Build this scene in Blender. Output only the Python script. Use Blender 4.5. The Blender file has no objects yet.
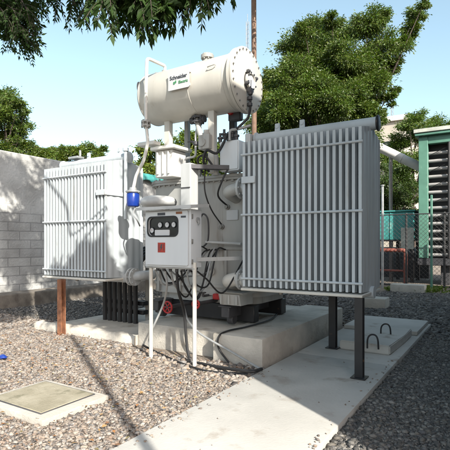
import bpy, bmesh, math, random
import numpy as np
from mathutils import Vector, Matrix

random.seed(7)
rng = np.random.default_rng(7)
K = 0.625                       # one working unit in metres
TH = 32.0                       # the camera looks 32 degrees off the long axis of the transformer
CS, SN = math.cos(math.radians(TH)), math.sin(math.radians(TH))
CAMZ = 1.6
COL = bpy.context.scene.collection
V = Vector

# ---------------------------------------------------------------- survey helpers (photo measurements -> points on real planes)
def T(u, v, t):
    k = (u-225)/449; y = t/(k*SN+CS)
    return V((k*y*CS-y*SN, t, CAMZ-(v-243)/449*y))
def S(u, v, s):
    k = (u-225)/449; y = s/(k*CS-SN)
    return V((s, k*y*SN+y*CS, CAMZ-(v-243)/449*y))
def Z(u, v, z):
    y = (z-CAMZ)*449/(243-v); k = (u-225)/449
    return V((k*y*CS-y*SN, k*y*SN+y*CS, z))
def D(u, v, d):
    k = (u-225)/449
    return V((k*d*CS-d*SN, k*d*SN+d*CS, CAMZ-(v-243)/449*d))

EL = math.radians(34.5)
SUN = V((math.cos(EL)*.843, -math.cos(EL)*.538, math.sin(EL)))
# ---------------------------------------------------------------- materials
def mat(name, col, rough=.6, metal=0., var=.15, vscale=3., bump=0., bscale=40., col2=None, spots=0., spotcol=(.12,.09,.06), spotscale=6.,
        attr=False, trans=0., streak=False, spec=.5, crack=0.):
    m = bpy.data.materials.new(name); m.use_nodes = True
    nt = m.node_tree; N = nt.nodes; L = nt.links; N.clear()
    out = N.new('ShaderNodeOutputMaterial'); p = N.new('ShaderNodeBsdfPrincipled')
    p.inputs['Roughness'].default_value = rough; p.inputs['Metallic'].default_value = metal
    p.inputs['Specular IOR Level'].default_value = spec
    geo = N.new('ShaderNodeNewGeometry')
    mp = N.new('ShaderNodeMapping'); L.new(geo.outputs['Position'], mp.inputs['Vector'])
    if streak: mp.inputs['Scale'].default_value = (1, 1, .18)
    def noise(sc, det=5., vec=mp):
        n = N.new('ShaderNodeTexNoise'); n.inputs['Scale'].default_value = sc; n.inputs['Detail'].default_value = det
        n.inputs['Roughness'].default_value = .6
        L.new(vec.outputs[0], n.inputs['Vector']); return n
    def mix(a, b, f):
        x = N.new('ShaderNodeMix'); x.data_type = 'RGBA'
        for sock, val in ((x.inputs['A'], a), (x.inputs['B'], b), (x.inputs['Factor'], f)):
            if hasattr(val, 'is_output'): L.new(val, sock)
            elif isinstance(val, tuple): sock.default_value = (*val, 1)
            else: sock.default_value = val
        return x.outputs['Result']
    def ramp(src, lo, hi):
        r = N.new('ShaderNodeMapRange'); r.inputs['From Min'].default_value = lo; r.inputs['From Max'].default_value = hi
        L.new(src, r.inputs['Value']); return r.outputs['Result']
    c1 = tuple(col)
    c2 = tuple(col2) if col2 else tuple(x*(1-var) for x in col)
    n1 = noise(vscale)
    c = mix(c1, c2, ramp(n1.outputs['Fac'], .35, .65))
    if spots:
        n2 = noise(spotscale, 8.)
        c = mix(c, tuple(spotcol), ramp(n2.outputs['Fac'], .68-spots*.25, .74-spots*.1))
    if crack:
        vd = noise(2.5, 4.); vv = N.new('ShaderNodeMix'); vv.data_type = 'RGBA'; vv.inputs['Factor'].default_value = .16
        L.new(mp.outputs[0], vv.inputs['A']); L.new(vd.outputs['Color'], vv.inputs['B'])
        vo = N.new('ShaderNodeTexVoronoi'); vo.feature = 'DISTANCE_TO_EDGE'; vo.inputs['Scale'].default_value = crack; L.new(vv.outputs['Result'], vo.inputs['Vector'])
        ck = ramp(vo.outputs['Distance'], .006, .002); mk = ramp(noise(1.3, 2.).outputs['Fac'], .64, .72)
        mm = N.new('ShaderNodeMath'); mm.operation = 'MULTIPLY'; L.new(ck, mm.inputs[0]); L.new(mk, mm.inputs[1])
        c = mix(c, tuple(x*.4 for x in c1), mm.outputs[0])
        st = noise(1.1, 9.); c = mix(c, tuple(x*.72 for x in c1), ramp(st.outputs['Fac'], .52, .75))
    if attr:
        a = N.new('ShaderNodeAttribute'); a.attribute_name = 'tint'
        x = N.new('ShaderNodeMix'); x.data_type = 'RGBA'; x.blend_type = 'MULTIPLY'; x.inputs['Factor'].default_value = 1
        L.new(c, x.inputs['A']); L.new(a.outputs['Color'], x.inputs['B']); c = x.outputs['Result']
    L.new(c, p.inputs['Base Color'])
    n3 = noise(vscale*4)
    r = N.new('ShaderNodeMapRange'); r.inputs['To Min'].default_value = max(.05, rough-.12); r.inputs['To Max'].default_value = min(1, rough+.12)
    L.new(n3.outputs['Fac'], r.inputs['Value']); L.new(r.outputs['Result'], p.inputs['Roughness'])
    if bump:
        b = N.new('ShaderNodeBump'); b.inputs['Strength'].default_value = bump; b.inputs['Distance'].default_value = .02
        n4 = noise(bscale, 6., geo if False else mp); L.new(n4.outputs['Fac'], b.inputs['Height']); L.new(b.outputs['Normal'], p.inputs['Normal'])
    if trans:
        tr = N.new('ShaderNodeBsdfTranslucent'); ms = N.new('ShaderNodeMixShader'); ms.inputs['Fac'].default_value = trans
        y = N.new('ShaderNodeMix'); y.data_type = 'RGBA'; y.blend_type = 'MULTIPLY'; y.inputs['Factor'].default_value = 1
        L.new(c, y.inputs['A']); y.inputs['B'].default_value = (1.6, 1.9, .6, 1)
        L.new(y.outputs['Result'], tr.inputs['Color']); L.new(p.outputs[0], ms.inputs[1]); L.new(tr.outputs[0], ms.inputs[2])
        L.new(ms.outputs[0], out.inputs[0])
    else:
        L.new(p.outputs[0], out.inputs[0])
    return m

M = {}
M['paint'] = mat('grey_paint', (.47,.48,.475), .42, var=.22, vscale=5, bump=.05, bscale=90, streak=True, spots=.12, spotcol=(.33,.32,.29), spotscale=8)
M['fin'] = mat('fin_paint', (.46,.50,.52), .4, var=.17, vscale=6, bump=.04, bscale=80, streak=True, spots=.22, spotcol=(.33,.33,.31), spotscale=9)
M['tank'] = mat('tank_paint', (.40,.40,.38), .5, var=.24, vscale=4, bump=.06, bscale=60, streak=True, spots=.3, spotcol=(.22,.2,.17), spotscale=7)
M['cream'] = mat('conservator_paint', (.56,.54,.485), .42, var=.17, vscale=4, bump=.03, bscale=60, streak=True, spots=.1, spotcol=(.42,.39,.32), spotscale=9)
M['white'] = mat('white_paint', (.66,.65,.61), .45, var=.1, vscale=6, bump=.03)
M['cabinet'] = mat('cabinet_paint', (.56,.585,.60), .38, var=.07, vscale=5, bump=.02, streak=True)
M['dark'] = mat('dark_metal', (.06,.06,.065), .5, var=.3, vscale=12)
M['black'] = mat('black_paint', (.016,.016,.018), .45, var=.35, vscale=9, spots=.2, spotcol=(.09,.05,.03), spotscale=14)
M['rubber'] = mat('black_rubber', (.015,.015,.016), .55, var=.3, vscale=8)
M['offdark'] = mat('brown_wall', (.085,.09,.10), .9, var=.25, vscale=1.5, bump=.1)
M['bolt'] = mat('bolt_steel', (.28,.27,.25), .45, .6, var=.3, vscale=40)
M['rust'] = mat('rusty_steel', (.27,.115,.055), .8, var=.5, vscale=14, bump=.3, bscale=80, col2=(.16,.07,.04))
M['pole'] = mat('rusty_pole', (.22,.135,.09), .75, var=.4, vscale=8, bump=.2)
M['conc'] = mat('concrete', (.50,.465,.405), .9, var=.28, vscale=4, bump=.35, bscale=45, crack=1.3, spots=.4, spotcol=(.30,.265,.215), spotscale=5)
M['path'] = mat('path_concrete', (.455,.44,.405), .9, var=.2, vscale=1.6, bump=.16, bscale=70, crack=1.1, spots=.45, spotcol=(.29,.26,.22), spotscale=5)
M['dirty_shaded'] = mat('dirty_shaded_concrete', (.20,.175,.145), .95, var=.45, vscale=5, bump=.5, bscale=45, spots=.5, spotcol=(.10,.085,.07), spotscale=5)  # dirt and the shade at the wall foot, both darkened into the colour
M['lid'] = mat('lid_concrete', (.33,.30,.225), .9, var=.4, vscale=7, bump=.4, bscale=90, col2=(.24,.215,.15), spots=.4, spotcol=(.15,.14,.09), spotscale=9)
M['blue'] = mat('blue_plastic', (.01,.04,.26), .25, var=.2)
M['red'] = mat('red_paint', (.42,.02,.02), .45, var=.25, vscale=20)
M['signred'] = mat('red_sign', (.36,.035,.02), .5, var=.1)
M['glass'] = mat('dark_glass', (.012,.014,.016), .08, var=.1)
M['label'] = mat('label_plate', (.50,.51,.515), .45, var=.06)
M['ink'] = mat('ink', (.05,.055,.065), .5, var=.1)
M['inkgreen'] = mat('ink_green', (.06,.22,.10), .5, var=.1)
M['ground'] = mat('gravel_soil', (.23,.19,.15), .95, vscale=9, var=.3, bump=.9, bscale=45, col2=(.15,.12,.095), spots=.5, spotcol=(.12,.10,.08), spotscale=22)
M['shaded_bed'] = mat('shaded_grey_bed', (.10,.095,.09), .95, vscale=9, var=.35, bump=.9, bscale=45, spots=.4, spotcol=(.05,.045,.04), spotscale=22)  # bed darkened with its stones, shade included in the colour
M['stone'] = mat('gravel_stone', (1,1,1), .85, var=.22, vscale=60, attr=True, bump=.2, bscale=200)
M['leaf'] = mat('leaf', (.078,.125,.025), .45, var=.25, vscale=3, attr=True, trans=.2)
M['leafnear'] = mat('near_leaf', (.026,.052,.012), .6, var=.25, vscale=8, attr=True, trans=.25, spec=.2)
M['bark'] = mat('bark', (.07,.052,.04), .9, var=.5, vscale=9, bump=.8, bscale=30)
M['green'] = mat('green_paint', (.10,.235,.175), .5, var=.22, vscale=4, spots=.15, spotcol=(.28,.36,.28), spotscale=6)
M['teal'] = mat('teal_paint', (.06,.30,.28), .55, var=.3, vscale=3, spots=.3, spotcol=(.3,.5,.46), spotscale=3)
M['roofedge'] = mat('roof_edge', (.52,.53,.47), .7, var=.3, vscale=5)
M['louver'] = mat('louver_metal', (.33,.32,.31), .45, var=.25, vscale=7)
M['duct'] = mat('duct_white', (.66,.66,.64), .5, var=.12, vscale=4)
M['wire'] = mat('fence_wire', (.045,.045,.045), .5, var=.2)
M['beige'] = mat('beige_wall', (.42,.38,.32), .9, var=.2, vscale=1.5, bump=.1)
M['offwhite'] = mat('offwhite_wall', (.66,.64,.60), .9, var=.1, vscale=1.5, bump=.1)
M['zinc'] = mat('galvanised', (.40,.41,.41), .4, .4, var=.25, vscale=12)
M['redpipe'] = mat('red_oxide', (.34,.10,.07), .6, var=.3, vscale=8)

def wall_material():
    m = bpy.data.materials.new('block_wall'); m.use_nodes = True
    nt = m.node_tree; N = nt.nodes; L = nt.links
    p = N['Principled BSDF']; p.inputs['Roughness'].default_value = .92
    geo = N.new('ShaderNodeNewGeometry'); sep = N.new('ShaderNodeSeparateXYZ'); L.new(geo.outputs['Position'], sep.inputs[0])
    cmb = N.new('ShaderNodeCombineXYZ'); L.new(sep.outputs['Y'], cmb.inputs[0]); L.new(sep.outputs['Z'], cmb.inputs[1])
    br = N.new('ShaderNodeTexBrick'); L.new(cmb.outputs[0], br.inputs['Vector'])
    br.inputs['Scale'].default_value = 1; br.inputs['Brick Width'].default_value = .42; br.inputs['Row Height'].default_value = .15
    br.inputs['Mortar Size'].default_value = .009; br.inputs['Mortar Smooth'].default_value = .3; br.inputs['Bias'].default_value = -.2
    br.inputs['Color1'].default_value = (.46,.46,.445,1); br.inputs['Color2'].default_value = (.37,.37,.36,1); br.inputs['Mortar'].default_value = (.28,.28,.275,1)
    n = N.new('ShaderNodeTexNoise'); n.inputs['Scale'].default_value = 2.2; n.inputs['Detail'].default_value = 8; L.new(geo.outputs['Position'], n.inputs['Vector'])
    # plastered upper part: the joints fade out above a wavering height
    add = N.new('ShaderNodeMath'); add.operation = 'MULTIPLY_ADD'; add.inputs[1].default_value = .7; L.new(n.outputs['Fac'], add.inputs[0]); L.new(sep.outputs['Z'], add.inputs[2])
    r = N.new('ShaderNodeMapRange'); r.inputs['From Min'].default_value = 1.75; r.inputs['From Max'].default_value = 2.1; L.new(add.outputs[0], r.inputs['Value'])
    x = N.new('ShaderNodeMix'); x.data_type = 'RGBA'; L.new(r.outputs['Result'], x.inputs['Factor']); L.new(br.outputs['Color'], x.inputs['A']); x.inputs['B'].default_value = (.46,.46,.445,1)
    y = N.new('ShaderNodeMix'); y.data_type = 'RGBA'; y.blend_type = 'MULTIPLY'; y.inputs['Factor'].default_value = .75
    cr = N.new('ShaderNodeValToRGB'); cr.color_ramp.elements[0].position = .3; cr.color_ramp.elements[0].color = (.48,.47,.45,1); cr.color_ramp.elements[1].position = .62; cr.color_ramp.elements[1].color = (1,1,1,1)
    L.new(n.outputs['Fac'], cr.inputs[0]); L.new(x.outputs['Result'], y.inputs['A']); L.new(cr.outputs[0], y.inputs['B'])
    L.new(y.outputs['Result'], p.inputs['Base Color'])
    b = N.new('ShaderNodeBump'); b.inputs['Strength'].default_value = .5; b.inputs['Distance'].default_value = .02
    g = N.new('ShaderNodeTexNoise'); g.inputs['Scale'].default_value = 30; g.inputs['Detail'].default_value = 6; L.new(geo.outputs['Position'], g.inputs['Vector'])
    s = N.new('ShaderNodeMath'); s.operation = 'MULTIPLY_ADD'; s.inputs[1].default_value = -.7
    z = N.new('ShaderNodeMath'); z.operation = 'SUBTRACT'; z.inputs[0].default_value = 1; L.new(r.outputs['Result'], z.inputs[1])
    q = N.new('ShaderNodeMath'); q.operation = 'MULTIPLY'; L.new(br.outputs['Fac'], q.inputs[0]); L.new(z.outputs[0], q.inputs[1])
    L.new(q.outputs[0], s.inputs[0]); L.new(g.outputs['Fac'], s.inputs[2]); L.new(s.outputs[0], b.inputs['Height']); L.new(b.outputs['Normal'], p.inputs['Normal'])
    return m
M['blockwall'] = wall_material()

# ---------------------------------------------------------------- objects
def tag(o, label=None, cat=None, group=None, kind=None):
    if label: o['label'] = label
    if cat: o['category'] = cat
    if group: o['group'] = group
    if kind: o['kind'] = kind
    return o
def thing(name, label, cat, loc=(0,0,0), group=None):
    o = bpy.data.objects.new(name, None); COL.objects.link(o); o.location = V(loc)*K; o.empty_display_size = .2
    return tag(o, label, cat, group)
def root_loc(o):
    p = V((0,0,0))
    while o: p += o.location; o = o.parent
    return p
def link_mesh(name, me, m, parent=None, base=(0,0,0)):
    o = bpy.data.objects.new(name, me); COL.objects.link(o); me.materials.append(m)
    if parent: o.parent = parent
    else: o.location = V(base)*K
    return o
def obj(name, bm, m, parent=None, base=(0,0,0), sharp=38):
    off = root_loc(parent) if parent else V(base)*K
    for v in bm.verts: v.co = v.co*K - off
    bmesh.ops.recalc_face_normals(bm, faces=bm.faces)
    me = bpy.data.meshes.new(name); bm.to_mesh(me); bm.free()
    for p in me.polygons: p.use_smooth = True
    me.set_sharp_from_angle(angle=math.radians(sharp))
    return link_mesh(name, me, m, parent, base)
def dup(o, off, parent=None):
    c = o.copy(); COL.objects.link(c); c.location = o.location + V(off)*K
    if parent: c.parent = parent
    return c

def B(): return bmesh.new()
def box(bm, a, b, bev=.008, seg=1):
    t = bmesh.new(); bmesh.ops.create_cube(t, size=1)
    a, b = V(a), V(b)
    for v in t.verts: v.co = V((a[i]+(b[i]-a[i])*(v.co[i]+.5) for i in range(3)))
    if bev: bmesh.ops.bevel(t, geom=t.edges[:], offset=bev, segments=seg, affect='EDGES', profile=.6)
    join(bm, t); return bm
def join(bm, t):
    me = bpy.data.meshes.new('tmp'); t.to_mesh(me); t.free(); bm.from_mesh(me); bpy.data.meshes.remove(me)
def frame(d):
    d = V(d).normalized(); up = V((0,0,1)) if abs(d.z) < .95 else V((1,0,0))
    x = d.cross(up).normalized(); return x, x.cross(d).normalized(), d
def tube(bm, pts, r, n=12, caps=True, rads=None):
    pts = [V(p) for p in pts]; rings = []
    x = None
    for i, p in enumerate(pts):
        d = (pts[min(i+1, len(pts)-1)]-pts[max(i-1, 0)]).normalized()
        if x is None: x, y, _ = frame(d)
        else:
            x = (x-d*x.dot(d)).normalized(); y = d.cross(x)*-1
        y = x.cross(d)
        rr = rads[i] if rads else r
        rings.append([bm.verts.new(p+(x*math.cos(a)+y*math.sin(a))*rr) for a in [2*math.pi*k/n for k in range(n)]])
    for a, b in zip(rings, rings[1:]):
        for k in range(n): bm.faces.new((a[k], a[(k+1)%n], b[(k+1)%n], b[k]))
    if caps:
        bm.faces.new(rings[0][::-1]); bm.faces.new(rings[-1])
    return bm
def smooth(pts, n=6):
    pts = [V(p) for p in pts]; out = []
    q = [pts[0]*2-pts[1]]+pts+[pts[-1]*2-pts[-2]]
    for i in range(1, len(q)-2):
        for k in range(n):
            t = k/n; a, b, c, d = q[i-1], q[i], q[i+1], q[i+2]
            out.append(.5*((2*b)+(c-a)*t+(2*a-5*b+4*c-d)*t*t+(3*b-a-3*c+d)*t**3))
    return out+[pts[-1]]
def rounded(pts, r, n=5):                      # a pipe run with bends
    pts = [V(p) for p in pts]; out = [pts[0]]
    for a, b, c in zip(pts, pts[1:], pts[2:]):
        d1, d2 = (a-b), (c-b); q = min(r, d1.length*.45, d2.length*.45); p0, p1 = b+d1.normalized()*q, b+d2.normalized()*q
        for k in range(n+1):
            t = k/n; out.append(p0*(1-t)**2+b*2*t*(1-t)+p1*t*t)
    return out+[pts[-1]]
def lathe(bm, org, axis, prof, n=32):          # prof: (along, radius)
    x, y, d = frame(axis); org = V(org); rings = []
    for h, r in prof:
        rings.append([bm.verts.new(org+d*h+(x*math.cos(2*math.pi*k/n)+y*math.sin(2*math.pi*k/n))*max(r, .0005)) for k in range(n)])
    for a, b in zip(rings, rings[1:]):
        for k in range(n): bm.faces.new((a[k], a[(k+1)%n], b[(k+1)%n], b[k]))
    bm.faces.new(rings[0][::-1]); bm.faces.new(rings[-1]); return bm
def prism(bm, outline, axis, a, b):            # outline of 2D points in the plane across axis (0: t,z  1: s,z  2: s,t)
    def P(q, h): return {0: (h, q[0], q[1]), 1: (q[0], h, q[1]), 2: (q[0], q[1], h)}[axis]
    lo = [bm.verts.new(P(q, a)) for q in outline]; hi = [bm.verts.new(P(q, b)) for q in outline]; n = len(outline)
    for k in range(n): bm.faces.new((lo[k], lo[(k+1)%n], hi[(k+1)%n], hi[k]))
    bm.faces.new(lo[::-1]); bm.faces.new(hi); return bm
def rrect(x0, y0, x1, y1, r, n=5):
    out = []
    for cx, cy, a0 in ((x1-r, y0+r, -90), (x1-r, y1-r, 0), (x0+r, y1-r, 90), (x0+r, y0+r, 180)):
        for k in range(n+1):
            a = math.radians(a0+90*k/n); out.append((cx+r*math.cos(a), cy+r*math.sin(a)))
    return out
def flange(bm, c, axis, r, th=.03, bolts=8):
    d = V(axis).normalized(); lathe(bm, V(c)-d*th/2, axis, [(0, r-.004), (.004, r), (th-.004, r), (th, r-.004)], 24)
    x, y, _ = frame(axis)
    for k in range(bolts):
        a = 2*math.pi*k/bolts; p = V(c)+(x*math.cos(a)+y*math.sin(a))*r*.82
        tube(bm, [p-d*(th/2+.018), p+d*(th/2+.018)], .014, 6)
def text_mesh(txt, size, bold=0.):
    cu = bpy.data.curves.new('txt', 'FONT'); cu.body = txt; cu.size = size; cu.extrude = .003; cu.offset = bold; cu.align_x = 'LEFT'
    o = bpy.data.objects.new('txt', cu); COL.objects.link(o)
    dg = bpy.context.evaluated_depsgraph_get(); dg.update()
    me = bpy.data.meshes.new_from_object(o.evaluated_get(dg)); bpy.data.objects.remove(o); bpy.data.curves.remove(cu)
    b = bmesh.new(); b.from_mesh(me); bpy.data.meshes.remove(me); return b
def put_text(bm, txt, size, origin, width=None, bold=0.):  # upright on a plane facing -t
    b = text_mesh(txt, size, bold); xs = [v.co.x for v in b.verts]; w = max(xs)-min(xs); f = (width/w) if width else 1
    for v in b.verts: v.co = V((origin[0]+(v.co.x-min(xs))*f, origin[1]-v.co.z, origin[2]+v.co.y*f))
    join(bm, b)

# ================================================================ SETTING
g = B(); n = 60
for i in range(n+1):
    for j in range(n+1): g.verts.new((-200+400*i/n, -100+400*j/n, -.004))
g.verts.ensure_lookup_table()
for i in range(n):
    for j in range(n):
        a = i*(n+1)+j; g.faces.new((g.verts[a], g.verts[a+n+1], g.verts[a+n+2], g.verts[a+1]))
tag(obj('ground', g, M['ground']), kind='structure')

# concrete path beside the plinth, three cast bays
pb = B()
for t0, t1 in ((-3.0, 2.2), (2.206, 5.9), (5.906, 9.3)):
    box(pb, (-2.5, t0, -.15), (-1.2, t1, .06), .012, 2)
tag(obj('path', pb, M['path']), kind='structure')

# -------- gravel (uncountable): individual stones in one mesh
ico = bmesh.new(); bmesh.ops.create_icosphere(ico, subdivisions=1, radius=1); print('ICO', len(ico.verts))
IV = np.array([v.co[:] for v in ico.verts]); IF = np.array([[v.index for v in f.verts] for f in ico.faces]); ico.free()
def numpy_mesh(name, verts, faces, tint, m, parent=None, off=(0,0,0), smoothf=False, base=(0,0,0)):
    me = bpy.data.meshes.new(name); k = faces.shape[1]
    offv = np.array(root_loc(parent)) if parent else np.array(base)*K
    me.vertices.add(len(verts)); me.vertices.foreach_set('co', (verts*K-offv).astype(np.float32).ravel())
    me.loops.add(faces.size); me.loops.foreach_set('vertex_index', faces.astype(np.int32).ravel())
    me.polygons.add(len(faces)); me.polygons.foreach_set('loop_start', (np.arange(len(faces))*k).astype(np.int32))
    me.update(calc_edges=True)
    at = me.color_attributes.new('tint', 'FLOAT_COLOR', 'POINT')
    at.data.foreach_set('color', np.hstack([tint, np.ones((len(tint), 1))]).astype(np.float32).ravel())
    me.validate()
    if smoothf: me.polygons.foreach_set('use_smooth', np.ones(len(faces), dtype=bool))
    return link_mesh(name, me, m, parent, base)
BLOCKED = [(-2.52,-1.18,-9,9.35), (-4.43,-3.40,2.45,3.26), (-4.92,-2.55,5.02,8.5), (-7.5,-4.8,5.2,9)]
def stones(regions, palette, name, zoff=0., block=True):
    P = []; R = []
    for s0, s1, t0, t1, cnt, r0, r1 in regions:
        s = rng.uniform(s0, s1, cnt); t = rng.uniform(t0, t1, cnt)
        ok = np.ones(cnt, bool)
        for a, b, c, d in (BLOCKED if block else []): ok &= ~((s > a) & (s < b) & (t > c) & (t < d))
        s, t = s[ok], t[ok]; r = r0+(r1-r0)*rng.beta(1.6, 3.2, len(s))
        P.append(np.stack([s, t, zoff+r*rng.uniform(.05, .55, len(s))], 1)); R.append(r)
    P = np.concatenate(P); R = np.concatenate(R); n = len(P)
    sc = R[:,None]*rng.uniform([.8,.5,.35],[1.35,1.0,.75],(n,3))
    jit = 1+rng.uniform(-.38,.38,(n,len(IV),1))
    L = IV[None]*jit*sc[:,None,:]
    a = rng.uniform(0,6.28,n); b = rng.normal(0,.35,n)
    ca, sa, cb, sb = np.cos(a), np.sin(a), np.cos(b), np.sin(b); o = np.zeros(n); one = np.ones(n)
    Rz = np.stack([np.stack([ca,-sa,o],1),np.stack([sa,ca,o],1),np.stack([o,o,one],1)],1)
    Rx = np.stack([np.stack([one,o,o],1),np.stack([o,cb,-sb],1),np.stack([o,sb,cb],1)],1)
    W = np.einsum('nij,njk,nvk->nvi', Rz, Rx, L)+P[:,None,:]
    F = (IF[None]+(np.arange(n)*len(IV))[:,None,None]).reshape(-1,3)
    pal = np.array(palette); c = pal[rng.integers(0,len(pal),n)]*rng.uniform(.8,1.2,(n,1))
    return numpy_mesh(name, W.reshape(-1,3), F, np.repeat(c,len(IV),0), M['stone'])
PAL = [(0.291, 0.243, 0.196), (0.308, 0.265, 0.224), (0.257, 0.214, 0.172), (0.248, 0.202, 0.163), (0.282, 0.248, 0.213), (0.188, 0.151, 0.122), (0.23, 0.173, 0.134), (0.317, 0.286, 0.252), (0.206, 0.194, 0.183), (0.231, 0.181, 0.142), (0.128, 0.103, 0.085), (0.239, 0.214, 0.19), (0.103, 0.091, 0.083), (0.171, 0.146, 0.129)]
tag(stones([(-8.0,-2.5,1.9,5.3,70000,.007,.032), (-9.6,-7,2.6,5.9,9000,.01,.042), (-9,-2.5,-1.2,1.9,15000,.012,.045), (-12,-9.6,2.6,5.9,4000,.012,.045), (-5.6,-2.4,4.3,5.3,4000,.012,.06)], PAL, 'gravel'), kind='stuff')
SHADE_PAL = [(0.136, 0.126, 0.112), (0.17, 0.16, 0.143), (0.102, 0.095, 0.085), (0.075, 0.07, 0.065), (0.122, 0.109, 0.092), (0.088, 0.082, 0.075), (0.204, 0.19, 0.17), (0.061, 0.058, 0.054), (0.112, 0.105, 0.102)]  # slightly greyer stones, with the shade over them darkened into the colours
tag(stones([(-12,-7.1,5.9,14,15000,.012,.05), (-1.2,1.5,-1.2,1.9,9000,.012,.045), (-1.2,.3,1.9,8,46000,.008,.036), (-2.6,.5,8,15.5,13000,.02,.058), (-7.5,-2.4,8.4,15.2,11000,.025,.065)], SHADE_PAL, 'shaded_grey_gravel'), kind='stuff')

gg = B(); box(gg, (-1.19, -4, -.06), (1.55, 16, .0), 0); box(gg, (-11.2, 6.3, -.06), (-7.25, 9.355, .0), 0); box(gg, (-9, 9.36, -.06), (-1.195, 15.2, .0), 0); tag(obj('gravel_bed', gg, M['shaded_bed']), kind='structure')
tag(stones([(-2.5,-2.36,1.8,5.0,70,.006,.022), (-2.36,-1.9,1.8,5.6,12,.005,.014), (-1.3,-1.21,2.2,6.2,40,.006,.02), (-1.9,-1.3,2.4,6.2,8,.005,.013)], PAL, 'loose_stones', .062, False), kind='stuff')
# -------- dry leaf litter
def litter(n_, box_, name):
    P = np.stack([rng.uniform(box_[0],box_[1],n_), rng.uniform(box_[2],box_[3],n_), rng.uniform(.03,.05,n_)],1)
    me_v = []; F = []; C = []
    for i, p in enumerate(P):
        if any(a < p[0] < b and c < p[1] < d for a, b, c, d in BLOCKED[2:]): continue
        if -2.52 < p[0] < -1.18: p[2] = .066
        a = rng.uniform(0,6.28); L = rng.uniform(.025,.06); wd_ = L*rng.uniform(.2,.35); d = np.array([math.cos(a),math.sin(a),rng.uniform(-.1,.35)]); q = np.array([-math.sin(a),math.cos(a),rng.uniform(-.3,.3)])
        k = len(me_v); me_v += [p-d*L*.5*np.array([1,1,0]), p+q*wd_+np.array([0,0,.008]), p+d*L*.5, p-q*wd_+np.array([0,0,.01])]; F.append([k,k+1,k+2,k+3]); c = np.array(((.30,.14,.05),(.36,.22,.09),(.20,.10,.05),(.30,.24,.10))[rng.integers(0,4)]); C += [c]*4
    return numpy_mesh(name, np.array(me_v), np.array(F), np.array(C), M['stone'])
tag(litter(700, (-7.5,-2.53,2.0,5.2), 'leaf_litter'), kind='stuff')
# -------- boundary wall on the left
w = B(); box(w, (-11.6, 1.5, -.3), (-11.2, 24, 4.04), .04, 3)
wl = thing('boundary_wall', 'tall pale block boundary wall behind the left radiator, plaster over its upper half', 'wall', (-11.4, 12, 0))
obj('masonry', w, M['blockwall'], wl)
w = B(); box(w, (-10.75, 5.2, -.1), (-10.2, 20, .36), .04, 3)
tag(obj('kerb_wall', w, M['dirty_shaded'], base=(-10.5, 12, 0)), 'low dark concrete kerb running along the foot of the boundary wall', 'kerb')

# -------- teal tarp over the wall's far end
w = B(); p0, p1 = S(131,180,-11.08), S(166,180,-11.08)
prev = None
N_ = 24
for i in range(N_+1):
    t = p0.y+(p1.y-p0.y)*i/N_; wv = .03*math.sin(i*1.3)
    ring = [w.verts.new((-11.02+wv, t, 3.88+.03*math.sin(i*.8))), w.verts.new((-11.06+wv*.3, t, 4.12)), w.verts.new((-11.74, t, 4.13)), w.verts.new((-11.78, t, 3.9))]
    ring2 = [w.verts.new(v.co+V(((-.02,.0,-.02) if k < 2 else (.02,0,-.02)))) for k, v in enumerate(ring)]
    if prev:
        for k in range(3):
            w.faces.new((prev[0][k], prev[0][k+1], ring[k+1], ring[k])); w.faces.new((prev[1][k], ring2[k], ring2[k+1], prev[1][k+1]))
        w.faces.new((prev[0][0], ring[0], ring2[0], prev[1][0])); w.faces.new((prev[0][3], prev[1][3], ring2[3], ring[3]))
    prev = (ring, ring2)
tag(obj('tarpaulin', w, M['teal'], base=(-11.4, p0.y, 4.2)), 'teal tarpaulin draped over the boundary wall behind the transformer', 'tarpaulin')

# -------- foundation: plinth and low kerbed pad
pl = thing('concrete_plinth', 'stepped concrete plinth carrying the transformer, right block in shade', 'plinth', (-3.7, 6.7, 0))
w = B(); box(w, (-4.9, 5.26, -.1), (-3.352, 8.3, .355), .02, 2); obj('left_block', w, M['conc'], pl)
w = B(); box(w, (-3.35, 5.05, -.1), (-2.6, 8.35, .385), .022, 2); obj('right_block', w, M['conc'], pl)
pd = thing('foundation_pad', 'low concrete pad with a rough pale kerb below the left radiator', 'pad', (-6.2, 6.7, 0))
w = B(); box(w, (-7.2, 5.36, -.1), (-4.905, 8.2, .09), .02, 2); obj('slab', w, M['conc'], pd)
w = B()
xs = np.linspace(-7.55, -4.91, 30)
prof = []
for i, s in enumerate(xs):
    h = .14+.008*math.sin(i*1.1)+random.uniform(-.012,.012); e = .0 if 2 < i else .05*(2-i)
    j = random.uniform(-.015,.015)
    prof.append([w.verts.new((s, 5.17+j+e, -.08)), w.verts.new((s, 5.18+j+e, h-.05-e)), w.verts.new((s, 5.22+j, h-e)), w.verts.new((s, 5.33, h+.01-e)), w.verts.new((s, 5.37, h-.06-e)), w.verts.new((s, 5.37, -.08))])
for a, b in zip(prof, prof[1:]):
    for k in range(5): w.faces.new((a[k], a[k+1], b[k+1], b[k]))
w.faces.new(prof[0]); w.faces.new(prof[-1][::-1]); obj('kerb', w, M['conc'], pd, sharp=60)

# -------- manhole
mh = thing('manhole', 'square concrete manhole cover with mossy inset lid on the sunny gravel', 'manhole', (-3.92, 2.86, 0))
w = B(); box(w, (-4.41, 2.47, -.1), (-3.42, 3.245, .055), .014, 2); obj('surround', w, M['conc'], mh)
w = B(); box(w, (-4.33, 2.56, .04), (-3.56, 3.17, .068), .005); obj('lid', w, M['lid'], mh)
w = B()
for a, b in (((-4.342,2.548,.05),(-4.331,3.182,.064)), ((-3.559,2.548,.05),(-3.548,3.182,.064)), ((-4.33,2.548,.05),(-3.56,2.559,.064)), ((-4.33,3.171,.05),(-3.56,3.182,.064))): box(w, a, b, .002)
obj('rim', w, M['dark'], mh)

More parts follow.
